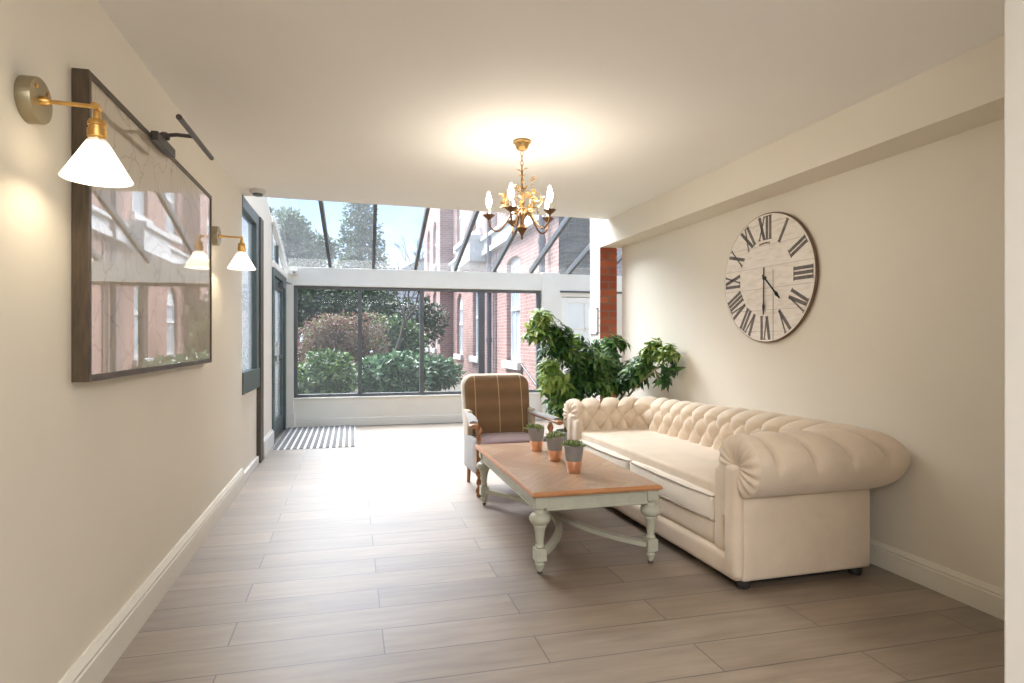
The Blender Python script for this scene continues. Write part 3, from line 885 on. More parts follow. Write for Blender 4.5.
# buttons, each one a piece of its own
for r_, l0 in enumerate(ROW):
    for k in range(-1, NB + 2):
        u = (k - .5 + (.5 if r_ == 1 else 0)) * A_
        if not (.03 < u < TOT - .03): continue
        i = min(range(len(run)), key=lambda q: abs(run[q] - u)); j = min(range(len(prof)), key=lambda q: abs(prof[q][4] - l0))
        p = Vector(P[i][j]); (pt, nr) = ring_pts[j][i]; no, nz = prof[j][2], prof[j][3]
        nv = Vector((nr[0] * no, nr[1] * no, nz)).normalized()
        g = G(); g.lathe([(.0115, -.004), (.0115, .001), (.008, .005), (.002, .0065)], p, 10, nv)
        g.build('button', MT['sofa'], back, True)
# body panels
g = G()
rounded_box(g, XF + .005, 2.585, Y0 - .178, Y1 + .178, .040, .475, .022, 3, div=4)
g.build('body', MT['sofa'], sf, True, smooth=50)
# front rails
g = G(); rounded_box(g, XF - .028, XF + .06, Y0 - .165, Y1 + .165, .038, .158, .03, 4, (.0, 0, 0), div=6)
g.build('front_rail', MT['sofa'], sf, True, smooth=60)
g = G(); rounded_box(g, XF - .012, XF + .06, Y0 + .0, Y1 - .0, .16, .285, .03, 4, (.006, 0, 0), div=6)
g.build('seat_border', MT['sofa'], sf, True, smooth=60)
# padded strips on the arm fronts
for y0, y1 in ((Y0 - .178, Y0 - .082), (Y1 + .082, Y1 + .178)):
    g = G(); rounded_box(g, XF - .034, XF + .03, y0, y1, .05, .60, .03, 4, (.006, 0, 0), div=8)
    g.build('arm_front', MT['sofa'], sf, True, smooth=60)
for y0, y1 in ((Y0 - .082, Y0 + .012), (Y1 - .012, Y1 + .082)):
    g = G(); rounded_box(g, XF - .022, XF + .03, y0, y1, .15, .57, .03, 4, (.004, 0, 0), div=8)
    g.build('arm_front_border', MT['sofa'], sf, True, smooth=60)
# cushions
ym = (Y0 + Y1) / 2 + .02
for (a, b) in ((Y0 + .012, ym - .003), (ym + .003, Y1 - .012)):
    def wav(p, a=a, b=b):
        return p + Vector((0, 0, .0012 * math.sin(p.y * 23 + p.x * 9) + .0015 * math.sin(p.x * 31 - p.y * 5)))
    g = G(); rounded_box(g, XF - .022, XB + .01, a, b, .275, .412, .022, 4, (.014, .0, .032), div=18, post=wav)
    cu = g.build('seat_cushion', MT['sofaseat'], sf, True, smooth=70)
    g = G()
    for z in (.404, .290):
        x0, x1 = XF - .020, XB; r = .03
        loop = [(x1, a), (x0 + r, a), (x0 + .3 * r, a + .3 * r)] + [(x0 - .0125 * math.sin(PI * f) , a + r + (b - a - 2 * r) * f) for f in [i / 24 for i in range(25)]] + [(x0 + .3 * r, b - .3 * r), (x0 + r, b), (x1, b)]
        g.tube([wav(Vector((x, y, z))) for x, y in loop], .0048, 6)
    g.build('piping', MT['piping'], cu, True)
# black slab standing in for the shadow under the sofa, and the feet
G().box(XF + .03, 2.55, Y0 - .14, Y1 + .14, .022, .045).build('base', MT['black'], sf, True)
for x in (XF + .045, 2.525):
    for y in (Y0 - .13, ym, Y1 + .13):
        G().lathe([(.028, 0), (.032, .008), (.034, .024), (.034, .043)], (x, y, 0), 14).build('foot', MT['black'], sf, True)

phi = math.radians(1.3); c0 = Vector((1.8, 2.4, 0))      # the far end stands slightly out from the wall
sf.location = c0 + Matrix.Rotation(phi, 3, 'Z') @ (sf.location - c0); sf.rotation_euler = (0, 0, phi)

# ------------------------------------------------------------------ coffee table
TX0, TX1, TY0, TY1 = .885, 1.612, 2.755, 4.145
ct = thing('coffee_table', 'long coffee table with parquet top and sage painted turned legs', 'table', ((TX0 + TX1) / 2, (TY0 + TY1) / 2, 0))
g = G()
rim = []
for ins, z in ((.012, .402), (.002, .408), (.0, .416), (.004, .424), (.012, .430)):
    rim.append([(TX0 + ins, TY0 + ins, z), (TX1 - ins, TY0 + ins, z), (TX1 - ins, TY1 - ins, z), (TX0 + ins, TY1 - ins, z), (TX0 + ins, TY0 + ins, z)])
g.grid(rim); 
g.add(rim[0][:4], [(3, 2, 1, 0)])
b = len(rim)
ins = .014
inner = [(TX0 + ins, TY0 + ins, .430), (TX1 - ins, TY0 + ins, .430), (TX1 - ins, TY1 - ins, .430), (TX0 + ins, TY1 - ins, .430), (TX0 + ins, TY0 + ins, .430)]
g.grid([rim[-1], inner])
top = g.build('tabletop', MT['oakedge'], ct, True, smooth=30, recalc=True)
g = G(); g.box(TX0 + ins, TX1 - ins, TY0 + ins, TY1 - ins, .420, .4303)
g.build('parquet_inlay', MT['parquet'], top, True, smooth=0)
lx0, lx1, ly0, ly1 = .945, 1.572, 2.815, 4.085
g = G(); e = .03; t_ = .02
g.box(lx0 + e, lx1 - e, ly0 - .022, ly0 - .002, .325, .402); g.box(lx0 + e, lx1 - e, ly1 + .002, ly1 + .022, .325, .402)
g.box(lx0 - .022, lx0 - .002, ly0 + e, ly1 - e, .325, .402); g.box(lx1 + .002, lx1 + .022, ly0 + e, ly1 - e, .325, .402)
for (zz, o) in ((.325, .005), (.388, .008)):
    g.box(lx0 + e, lx1 - e, ly0 - .022 - o, ly0 - .02, zz, zz + .012); g.box(lx0 - .022 - o, lx0 - .02, ly0 + e, ly1 - e, zz, zz + .012)
    g.box(lx0 + e, lx1 - e, ly1 + .02, ly1 + .022 + o, zz, zz + .012); g.box(lx1 + .02, lx1 + .022 + o, ly0 + e, ly1 - e, zz, zz + .012)
g.build('apron', MT['sage'], ct, True, bevel=.003)
legp = [(.019, .134), (.024, .138), (.024, .146), (.020, .152), (.0205, .17), (.026, .215), (.031, .238), (.036, .246), (.036, .252), (.034, .256), (.040, .259), (.048, .266), (.0545, .277), (.0555, .285), (.0535, .294), (.047, .304), (.041, .308), (.036, .310), (.030, .314), (.030, .318), (.022, .326), (.022, .333), (.030, .337), (.030, .345)]
footp = [(.010, .012), (.014, .016), (.015, .024), (.020, .028), (.020, .034), (.024, .042), (.026, .052), (.020, .060), (.024, .066), (.024, .071)]
for x in (lx0, lx1):
    for y in (ly0, ly1):
        g = G(); g.lathe(legp, (x, y, 0), 24); g.lathe(footp, (x, y, 0), 20)
        q = .032; g.box(x - q, x + q, y - q, y + q, .343, .402)
        q = .029; g.box(x - q, x + q, y - q, y + q, .069, .135)
        lg = g.build('leg', MT['sage'], ct, True, bevel=.0025)
        g = G(); g.lathe([(.004, 0.), (.012, .001), (.014, .007), (.012, .013), (.006, .016)], (x, y, 0), 14)
        g.build('castor', MT['gunmetal'], lg, True)
xm = (lx0 + lx1) / 2
for x, sg in ((lx0, 1), (lx1, -1)):
    pts = []
    for i in range(33):
        f = i / 32; y = ly0 + (ly1 - ly0) * f
        xx = x + sg * (abs(xm - x) - .022) * (math.sin(PI * f) ** .8)
        pts.append((xx, y))
    g = G(); hw, z0, z1 = .02, .088, .112; rows = []
    for i, (px, py) in enumerate(pts):
        a = pts[max(0, i - 1)]; b = pts[min(32, i + 1)]; d = Vector((b[0] - a[0], b[1] - a[1])).normalized(); nx, ny = -d.y * hw, d.x * hw
        rows.append([(px + nx, py + ny, z0), (px + nx, py + ny, z1), (px - nx, py - ny, z1), (px - nx, py - ny, z0), (px + nx, py + ny, z0)])
    g.grid(rows); g.build('stretcher', MT['sage'], ct, True, recalc=True, smooth=30)

# ------------------------------------------------------------------ succulent pots
SUCC = leaf_mat('succulent_leaf', [(0, (.08, .14, .05)), (.5, (.20, .28, .10)), (1, (.42, .46, .20))], .15, .5)
def make_pot(loc, label, seed):
    o = thing('succulent_pot', label, 'plant pot', loc, 0, 'grey and copper pots on the coffee table')
    g = G(); g.lathe([(.046, .068), (.0562, .15), (.0575, .157), (.054, .159), (.051, .155), (.049, .135), (.001, .135)], (0, 0, 0), 32)
    g.build('pot', MT['concrete'], o)
    g = G(); g.lathe([(.036, 0), (.0385, .003), (.0468, .0685), (.0464, .069)], (0, 0, 0), 32)
    g.build('copper_base', MT['copper'], o)
    g = G(); g.lathe([(.049, .136), (.03, .141), (.005, .143)], (0, 0, 0), 20); g.build('soil', MT['soil'], o)
    rnd = random.Random(seed); g = G()
    for c in range(4):
        cx, cy = rnd.uniform(-.026, .026), rnd.uniform(-.026, .026)
        for k in range(16):
            a = 2.4 * k + c; el = .15 + 1.15 * k / 16
            d = Vector((math.cos(a) * math.cos(el), math.sin(a) * math.cos(el), math.sin(el)))
            Lf = .062 - .0016 * k
            p0 = Vector((cx, cy, .142)); pts = [p0, p0 + d * Lf * .4, p0 + d * Lf * .8 + Vector((0, 0, .004)), p0 + d * Lf + Vector((0, 0, .008))]
            g.tube(pts, [.004, .0085, .0065, .001], 6)
    g.build('succulent', SUCC, o)
    return o
make_pot((1.262, 3.14, .4305), 'nearest of the three grey and copper succulent pots on the table', 1)
make_pot((1.268, 3.475, .4305), 'middle one of the three grey and copper succulent pots on the table', 2)
make_pot((1.258, 3.82, .4305), 'farthest of the three grey and copper succulent pots, beside the armchair', 3)

# ------------------------------------------------------------------ armchair
ch = thing('armchair', 'brown plaid armchair with wooden twist front legs behind the coffee table', 'armchair', (1.235, 4.56, 0), math.radians(3))
lean = lambda p: Vector((p.x, p.y + (p.z - .38) * .16, p.z))
def slab(x, y0, y1, z0, z1, rc, puff, nseg=10):
    """upholstered back: rounded outline in xz, domed face"""
    out = []
    for i in range(nseg + 1):
        a = PI * .5 * i / nseg; out.append((x - rc + rc * math.cos(a), z1 - rc + rc * math.sin(a)))
    out2 = [(-px, pz) for px, pz in reversed(out)]
    top_ = out + out2
    ol = [(x * .97, z0)] + [(x * (.97 + .03 * f), z0 + (z1 - rc - z0) * f) for f in (.33, .66)] + top_ + [(-x * (.97 + .03 * f), z0 + (z1 - rc - z0) * f) for f in (.66, .33)] + [(-x * .97, z0)] + [(-x * .97 * f, z0) for f in (.5, 0, -.5)]
    cx, cz = 0, (z0 + z1) / 2
    rings = []
    for s_, y in ((.0, y0 - puff), (.35, y0 - puff * .93), (.65, y0 - puff * .72), (.85, y0 - puff * .4), (.95, y0 - .002), (.985, y0 + .012), (1., y0 + .03), (1., y1 - .02), (.97, y1), (.5, y1 + .01), (0, y1 + .012)):
        rings.append([lean(Vector((cx + (px - cx) * s_, y, cz + (pz - cz) * s_))) for px, pz in ol + ol[:1]])
    return rings
r_ = slab(.293, .15, .22, .36, .900, .095, .03)
G().grid(r_[:6]).build('backrest', MT['plaid'], ch, smooth=60, recalc=True)
r_ = slab(.300, .17, .265, .34, .907, .10, .0)
G().grid(r_[4:]).build('back_shell', MT['chairedge'], ch, smooth=60, recalc=True)
g = G(); rounded_box(g, -.255, .255, -.27, .2, .27, .405, .035, 4, (0, 0, .02), div=8)
g.build('seat', MT['mauve'], ch, smooth=60)
for sx in (-1, 1):
    # wing panels closing the sides below the arms
    g = G()
    xs = sorted((sx * .262, sx * .30))
    rounded_box(g, xs[0], xs[1], -.19, .21, .145, .42, .015, 3, (.006, 0, 0), div=6)
    g.build('side_panel', MT['greyfab'], ch, smooth=60)
    g = G(); xs = sorted((sx * .255, sx * .298)); rounded_box(g, xs[0], xs[1], .08, .24, .38, .62, .015, 3, div=4)
    g.build('wing', MT['chairedge'], ch, smooth=60)
    # arm: wood rail with pad
    ax = [(.275, .20, .585), (.285, .10, .575), (.30, -.05, .57), (.325, -.18, .565), (.345, -.27, .555), (.35, -.305, .545)]
    g = G(); rows = []
    for (x, y, z), w in zip(ax, (.026, .03, .034, .04, .042, .03)):
        rows.append([(sx * x + w * math.cos(a), y, z + .016 * math.sin(a)) for a in [2 * PI * k / 14 for k in range(15)]])
    g.grid(rows); e = rows[-1]; g.add(e[:14], [tuple(range(14))])
    ar = g.build('armrest', MT['chairwood'], ch, smooth=60, recalc=True)
    g = G(); rows = []
    for (x, y, z), w in zip(ax[:5], (.026, .032, .036, .041, .034)):
        rows.append([(sx * x + w * math.cos(a), y, z + .007 + .022 * math.sin(a)) for a in [PI * k / 10 for k in range(11)]])
    g.grid(rows); e = rows[-1]; g.add(e, [tuple(range(11))])
    g.build('arm_pad', MT['greyfab'], ar, smooth=60, recalc=True)
    # twist front leg rising to the arm
    g = G(); rows = []; px, py = sx * .295, -.245
    for i in range(90):
        z = .025 + (.545 - .025) * i / 89; row = []
        block = (.22 < z < .40)
        pr_ = .017 + .003 * math.sin(z * 40)
        for k in range(17):
            a = 2 * PI * k / 16
            tw_ = .0055 * math.sin(2 * a - z * 95)
            r0 = (.027 / max(abs(math.cos(a)), abs(math.sin(a)))) * .92 if block else pr_ + tw_
            row.append((px + r0 * math.cos(a), py + r0 * math.sin(a), z))
        rows.append(row)
    g.grid(rows); g.lathe([(.012, 0), (.019, .004), (.021, .014), (.016, .026)], (px, py, 0), 14)
    g.build('leg', MT['chairwood'], ch, smooth=50)
    g = G(); g.tube([(sx * .25, .19, .30), (sx * .255, .20, .15), (sx * .255, .225, 0)], [.022, .019, .014], 8)
    g.build('leg', MT['chairwood'], ch)
g = G(); g.box(-.27, .27, -.262, -.225, .235, .30); g.build('front_rail', MT['chairwood'], ch, bevel=.005)

# ------------------------------------------------------------------ big plants
def umbel(g, p, d, rnd, L, k=8, mi=0, off=Vector((0, 0, 0))):
    """umbrella-like whorl of leaflets at the end of a petiole"""
    d = Vector(d).normalized(); e1 = d.orthogonal().normalized(); e2 = d.cross(e1); ph = rnd.uniform(0, 6)
    for i in range(k):
        a = ph + 2 * PI * i / k + rnd.uniform(-.15, .15)
        out = (e1 * math.cos(a) + e2 * math.sin(a))
        dr = out * 1.0 + d * rnd.uniform(-.05, .35) + Vector((0, 0, -.25))
        if (Vector(p) + dr.normalized() * L * 1.2 + off).x > 2.715: continue
        if (Vector(p) + off).y < 4.78 and (Vector(p) + off).z < .86: continue
        s_ = L * rnd.uniform(.75, 1.1)
        g.leaf(Vector(p) + out * .008, dr, d + Vector((0, 0, .4)), s_, s_ * .42, .12, .22, mi)
def big_plant(label, loc, stems, pot, seed, Lf, mats, ncl):
    o = thing('schefflera_plant', label, 'plant', loc)
    g = G(); R, Hh = pot
    g.lathe([(R * .72, 0), (R * .74, .01), (R, Hh - .02), (R * 1.03, Hh - .02), (R * 1.03, Hh), (R * .95, Hh), (R * .93, Hh - .03), (.005, Hh - .03)], (0, 0, 0), 32)
    po = g.build('planter', MT['planter'], o)
    G().lathe([(R * .93, Hh - .032), (R * .5, Hh - .022), (.005, Hh - .02)], (0, 0, 0), 24).build('soil', MT['soil'], po)
    rnd = random.Random(seed); sg = G(); fg = G(); base = Vector(loc)
    for tip, blobs in stems:
        tip = Vector(tip) - base; b0 = Vector((rnd.uniform(-.04, .04), rnd.uniform(-.04, .04), Hh - .03))
        mids = [b0.lerp(tip, f) + Vector((rnd.uniform(-.02, .02), rnd.uniform(-.02, .02), .05 * math.sin(PI * f))) for f in (.2, .4, .6, .8)]
        sg.tube([b0] + mids + [tip], [.013, .012, .011, .009, .007, .004], 8)
        chain = [b0] + mids + [tip]
        for (c, rad, n, mi) in blobs:
            c = Vector(c) - base
            for _ in range(n):
                v = Vector((rnd.gauss(0, 1), rnd.gauss(0, 1), rnd.gauss(0, 1))).normalized() * (rnd.random() ** .45)
                p = c + Vector((v.x * rad[0], v.y * rad[1], v.z * rad[2]))
                near = min(chain, key=lambda q: (q - p).length + max(0, q.z - p.z) * .5)
                st = near.lerp(p, .5); st.z = min(st.z, p.z) - .01
                sg.tube([near, st, p], [.004, .003, .002], 4)
                d = (p - near).normalized() + Vector((rnd.gauss(0, .3), -.25 + rnd.gauss(0, .3), .7))
                umbel(fg, p, d, rnd, Lf * rnd.uniform(.8, 1.15), rnd.choice((6, 7, 8)), mi, base)
    sg.build('stem', MT['greenstem'], o)
    fg.build('foliage', mats, o, smooth=0)
    return o
big_plant('tall leaning umbrella plant behind the armchair, left of the brick pillar', (1.98, 5.02, 0), [
    ((1.70, 5.0, 1.38), [((1.71, 5.0, 1.395), (.12, .12, .07), 20, 1), ((1.83, 5.0, 1.27), (.17, .14, .11), 44, 0), ((1.60, 4.98, 1.29), (.08, .1, .07), 13, 1)]),
    ((2.02, 5.0, 1.15), [((1.95, 5.0, 1.13), (.19, .15, .14), 52, 0), ((2.12, 5.02, 1.02), (.17, .13, .17), 48, 2), ((1.80, 4.98, 1.13), (.1, .12, .08), 14, 2)]),
    ((1.75, 4.9, .92), [((1.78, 4.9, .86), (.13, .13, .12), 34, 1), ((1.86, 4.9, .68), (.15, .12, .12), 30, 0), ((1.73, 4.9, .98), (.08, .1, .06), 12, 1)]),
    ((2.02, 4.95, .8), [((2.03, 4.95, .80), (.19, .13, .17), 56, 2), ((1.9, 4.9, .62), (.14, .1, .1), 24, 0)]),
], (.14, .36), 21, .105, [LEAF, LEAFY, LEAFD], 0)
big_plant('wide umbrella plant behind the far sofa arm, against the right wall', (2.36, 5.22, 0), [
    ((2.40, 5.15, 1.15), [((2.38, 5.12, 1.08), (.14, .14, .13), 44, 2), ((2.52, 5.1, 1.17), (.09, .1, .06), 14, 0), ((2.34, 5.05, .88), (.19, .13, .15), 66, 2), ((2.24, 4.98, 1.0), (.12, .1, .12), 34, 0), ((2.42, 5.0, .86), (.16, .1, .12), 60, 2), ((2.28, 4.95, .80), (.14, .08, .09), 34, 0), ((2.55, 4.95, .88), (.1, .1, .1), 26, 2)]),
    ((2.6, 4.55, 1.12), [((2.59, 4.6, 1.13), (.08, .1, .08), 20, 1), ((2.54, 4.75, .98), (.11, .14, .10), 34, 0), ((2.5, 4.8, .85), (.14, .14, .08), 30, 2)]),
    ((2.63, 4.36, 1.06), [((2.61, 4.38, 1.11), (.07, .08, .07), 17, 1), ((2.63, 4.34, .97), (.05, .06, .04), 5, 2), ((2.6, 4.42, .86), (.06, .08, .05), 8, 2)]),
], (.13, .34), 22, .10, [LEAF, LEAFY, LEAFD], 0)

# ------------------------------------------------------------------ framed picture and its light
FXp = -.824
pic = thing('framed_picture', 'large glazed picture in a deep dark frame on the left wall', 'picture', (XL, 2.94, 1.064))
py0, py1, pz0, pz1 = 2.098, 3.786, 1.064, 2.075
fw = .022
g = G()
g.box(XL + .0006, FXp, py0, py0 + fw, pz0, pz1); g.box(XL + .0006, FXp, py1 - fw, py1, pz0, pz1)
g.box(XL + .0006, FXp, py0 + fw, py1 - fw, pz0, pz0 + fw); g.box(XL + .0006, FXp, py0 + fw, py1 - fw, pz1 - fw, pz1)
g.build('frame', MT['frameside'], pic, True, bevel=.002)
G().box(XL + .01, FXp - .006, py0 + fw, py1 - fw, pz0 + fw, pz1 - fw).build('glazed_print', MT['art'], pic, True, smooth=0)
pl = thing('picture_light', 'dark metal picture light reaching out above the framed picture', 'lamp', (FXp, 2.81, 2.075))
g = G(); g.box(FXp + .001, FXp + .03, 2.68, 2.93, 2.045, 2.085); g.box(FXp - .035, FXp + .02, 2.72, 2.89, 2.0765, 2.09)
g.build('bracket', MT['gunmetal'], pl, True, bevel=.004)
g = G(); g.lathe([(.022, 0), (.022, .02), (.012, .028)], (FXp + .02, 2.80, 2.09), 16); g.tube([(FXp + .02, 2.80, 2.105), (FXp + .07, 2.80, 2.112), (-.681, 2.80, 2.109)], .0085, 10)
g.build('arm', MT['gunmetal'], pl, True)
g = G(); g.tube([(-.681, 2.555, 2.106), (-.681, 3.12, 2.112)], .0115, 14)
tb = g.build('tube_shade', MT['gunmetal'], pl, True, smooth=50)

# ------------------------------------------------------------------ wall lamps
def make_lamp(y, zc, label):
    o = thing('wall_lamp', label, 'wall lamp', (XL, y, zc), 0, 'brass wall lamps on the left wall')
    g = G(); g.lathe([(.063, .0), (.063, .032), (.061, .036), (.002, .037)], (.0006, 0, 0), 40, (1, 0, 0))
    bp = g.build('backplate', MT['bronze'], o)
    for yy in (-.03, .03): G().lathe([(.006, 0), (.006, .004), (.003, .006)], (.036, yy, .03), 10, (1, 0, 0)).build('screw', MT['brass'], bp)
    g = G(); g.lathe([(.013, 0), (.013, .012), (.008, .02)], (.037, 0, 0), 16, (1, 0, 0)); g.tube([(.045, 0, 0), (.172, 0, -.004)], .006, 12)
    g.lathe([(.0105, -.013), (.0105, .013)], (.172, 0, -.005), 14, (0, 1, 0))
    g.build('arm', MT['brass'], o)
    g = G(); g.lathe([(.003, -.012), (.008, -.016), (.010, -.022), (.010, -.038), (.020, -.042), (.024, -.05), (.024, -.058), (.021, -.060), (.021, -.066), (.025, -.068), (.025, -.09), (.021, -.094), (.021, -.1), (.028, -.104), (.028, -.112), (.02, -.114)][::-1], (.174, 0, 0), 24)
    for k in (-1, 1): g.lathe([(.005, 0), (.005, .018), (.008, .02), (.008, .026)], (.174, 0, -.107), 8, (k * .6, -.8, 0))
    g.build('lamp_holder', MT['brass'], o)
    g = G(); g.lathe([(.024, -.098), (.030, -.108), (.045, -.134), (.086, -.204), (.089, -.210), (.085, -.210), (.042, -.137), (.026, -.108)], (.174, 0, 0), 40, cap=False)
    g.build('lamp_shade', MT['opal'], o, recalc=True)
    g = G(); g.lathe([(.010, -.11), (.013, -.12), (.026, -.15), (.03, -.17), (.025, -.19), (.012, -.2), (.001, -.203)], (.174, 0, 0), 16)
    g.build('bulb', MT['lampbulb'], o)
    return o
l1 = make_lamp(1.838, 1.865, 'lit brass wall lamp nearest the camera, left of the framed picture')
l2 = copy_tree(l1); l2.location = (XL, 4.05, 1.878); l2['label'] = 'lit brass wall lamp between the framed picture and the side window'

# ------------------------------------------------------------------ clock
ck = thing('wall_clock', 'large round whitewashed clock with roman numerals on the right wall', 'clock', (XR, 3.338, 1.617))
R = .435
# local frame: clock faces -X; u (rightwards as seen) is -Y, v is Z
g = G(); g.lathe([(R * .985, .0006), (R, .008), (R, .020), (R * .992, .0255), (R * .975, .026)], (0, 0, 0), 96, (-1, 0, 0))
g.build('rim', MT['clockedge'], ck)
g = G(); g.lathe([(R * .982, .022), (R * .982, .0275), (.001, .0278)], (0, 0, 0), 96, (-1, 0, 0))
g.build('dial', MT['clockface'], ck)
FXc = -.0295
def stroke(g, a, b, w, fx=FXc):
    """bar on the dial from a to b (u, v), width w"""
    ax, ay = a; bx, by = b; dx, dy = bx - ax, by - ay; l = math.hypot(dx, dy); nx, ny = -dy / l * w / 2, dx / l * w / 2
    q = [(ax + nx, ay + ny), (bx + nx, by + ny), (bx - nx, by - ny), (ax - nx, ay - ny)]
    vs = [(fx, -u, v) for u, v in q] + [(fx + .003, -u, v) for u, v in q]
    g.add(vs, [(0, 1, 2, 3), (7, 6, 5, 4), (0, 4, 5, 1), (1, 5, 6, 2), (2, 6, 7, 3), (3, 7, 4, 0)])
NUM = ['XII', 'I', 'II', 'III', 'IV', 'V', 'VI', 'VII', 'VIII', 'IX', 'X', 'XI']
wd = {'I': .031, 'V': .066, 'X': .066}
r0n, r1n = .258, .412
for i, s_ in enumerate(NUM):
    th = math.radians(30 * i); g = G()
    def T(lu, lr):                    # tangential, radial -> dial plane (heads point outward)
        return (lr * math.sin(th) + lu * math.cos(th), lr * math.cos(th) - lu * math.sin(th))
    tot = sum(wd[c] for c in s_); sc_ = min(1., .150 / tot); x = -tot * sc_ / 2
    for c in s_:
        w = wd[c] * sc_; xc = x + w / 2
        if c == 'I':
            stroke(g, T(xc, r0n), T(xc, r1n), .021 * sc_ ** .6)
            for rr in (r0n, r1n): stroke(g, T(xc - w * .45, rr), T(xc + w * .45, rr), .006)
        elif c == 'V':
            stroke(g, T(xc - w * .36, r1n), T(xc, r0n), .023 * sc_ ** .6); stroke(g, T(xc + w * .36, r1n), T(xc, r0n), .0105)
            for k in (-.36, .36): stroke(g, T(xc + w * k - w * .18, r1n), T(xc + w * k + w * .18, r1n), .006)
        else:
            stroke(g, T(xc - w * .36, r1n), T(xc + w * .36, r0n), .023 * sc_ ** .6); stroke(g, T(xc + w * .36, r1n), T(xc - w * .36, r0n), .0105)
            for rr in (r0n, r1n):
                for k in (-.36, .36): stroke(g, T(xc + w * k - w * .16, rr), T(xc + w * k + w * .16, rr), .006)
        x += w
    g.build('numeral', MT['numeral'], ck, smooth=0, recalc=True)
g = G(); ha = math.radians(136)
def hand(g, ang, L, tail, w, fx):
    d = (math.sin(ang), math.cos(ang))
    stroke(g, (-d[0] * tail, -d[1] * tail), (d[0] * L, d[1] * L), w, fx)
    m_ = .78 * L; n_ = (-d[1], d[0])
    q = [(d[0] * m_ * .82, d[1] * m_ * .82), (d[0] * m_ + n_[0] * w * 1.4, d[1] * m_ + n_[1] * w * 1.4), (d[0] * L * 1.02, d[1] * L * 1.02), (d[0] * m_ - n_[0] * w * 1.4, d[1] * m_ - n_[1] * w * 1.4)]
    g.add([(fx, -u, v) for u, v in q] + [(fx + .003, -u, v) for u, v in q], [(0, 1, 2, 3), (7, 6, 5, 4), (0, 4, 5, 1), (1, 5, 6, 2), (2, 6, 7, 3), (3, 7, 4, 0)])
hand(g, ha, .20, .03, .010, FXc - .006); g.build('hour_hand', MT['black'], ck, smooth=0, recalc=True)
g = G(); hand(g, math.radians(181), .245, .07, .008, FXc - .011); g.build('minute_hand', MT['black'], ck, smooth=0, recalc=True)
g = G(); g.lathe([(.012, .028), (.012, .042), (.006, .045)], (0, 0, 0), 16, (-1, 0, 0)); g.build('hub', MT['black'], ck)
g = G(); stroke(g, (.075, -.425), (.075, .05), .004, FXc + .001)
for i in range(8):
    a0 = math.radians(-14 + 3.2 * i); a1 = math.radians(-14 + 3.2 * i + 2.4)
    stroke(g, (.235 * math.sin(a0), .235 * math.cos(a0)), (.235 * math.sin(a1), .235 * math.cos(a1)), .012, FXc + .001)
g.build('worn_marking', MT['clockedge'], ck, smooth=0, recalc=True)

# ------------------------------------------------------------------ chandelier
CX, CY = 1.004, 3.326
cd = thing('chandelier', 'gilded leaf chandelier with five lit candle bulbs on the ceiling', 'chandelier', (CX, CY, H))
rgt = Vector((.957, -.290, 0)); fwd = Vector((.290, .957, 0))
g = G(); g.lathe([(.052, -.0), (.055, -.004), (.055, -.010), (.046, -.014), (.040, -.03), (.034, -.045), (.024, -.055), (.008, -.06)], (0, 0, -.0008), 32)
g.build('ceiling_rose', MT['gilt'], cd, recalc=True)
g = G()
for i, z in enumerate((-.075, -.105, -.135, -.16)):
    pts = []
    for k in range(13):
        a = 2 * PI * k / 12; x = .008 * math.cos(a); zz = z + .019 * math.sin(a)
        pts.append((x, 0, zz) if i % 2 == 0 else (0, x, zz))
    g.tube(pts, .0022, 6)
g.build('chain', MT['gilt'], cd)
g = G(); g.lathe([(.003, -.17), (.006, -.18), (.006, -.30), (.010, -.33), (.006, -.36), (.012, -.42), (.016, -.46), (.012, -.50), (.030, -.515), (.034, -.525), (.026, -.54), (.012, -.56), (.006, -.575), (.009, -.583), (.002, -.596)], (0, 0, 0), 20)
g.build('stem', MT['oldbronze'], cd, recalc=True)
rnd = random.Random(4)
for k, az in enumerate((180, 108, 36, 324, 252)):
    a = math.radians(az); d = rgt * math.cos(a) + fwd * math.sin(a)
    def Q(r, z): return d * r + Vector((0, 0, z))
    pts = [Q(.012, -.47), Q(.035, -.44), Q(.065, -.445), Q(.095, -.49), Q(.13, -.535), Q(.165, -.54), Q(.19, -.515), Q(.20, -.48), Q(.20, -.462)]
    sm = []
    for i in range(len(pts) - 1):
        p0, p1, p2, p3 = pts[max(0, i - 1)], pts[i], pts[i + 1], pts[min(len(pts) - 1, i + 2)]
        for f in (0, .25, .5, .75):
            sm.append(.5 * ((2 * p1) + (-p0 + p2) * f + (2 * p0 - 5 * p1 + 4 * p2 - p3) * f * f + (-p0 + 3 * p1 - 3 * p2 + p3) * f ** 3))
    sm.append(pts[-1])
    g = G(); g.tube(sm, .0055, 8); am = g.build('arm', MT['oldbronze'], cd)
    c = Q(.20, 0)
    g = G(); g.lathe([(.006, -.475), (.010, -.468), (.020, -.462), (.032, -.450), (.037, -.445), (.032, -.445), (.012, -.452), (.002, -.453)], c, 20)
    for q in range(6):
        b_ = 2 * PI * q / 6; dd = Vector((math.cos(b_), math.sin(b_), .5)); g.leaf(c + Vector((0, 0, -.462)), dd, (0, 0, 1), .042, .02, .2, -.2)
    g.build('candle_cup', MT['oldbronze'], am, recalc=True)
    g = G(); g.lathe([(.0105, -.453), (.0105, -.40), (.007, -.398)], c, 16); g.build('candle_tube', MT['candle'], am)
    g = G(); g.lathe([(.008, -.399), (.013, -.385), (.0175, -.368), (.0165, -.35), (.010, -.325), (.003, -.305), (.0008, -.302)], c, 16); g.build('bulb', MT['bulb'], am)
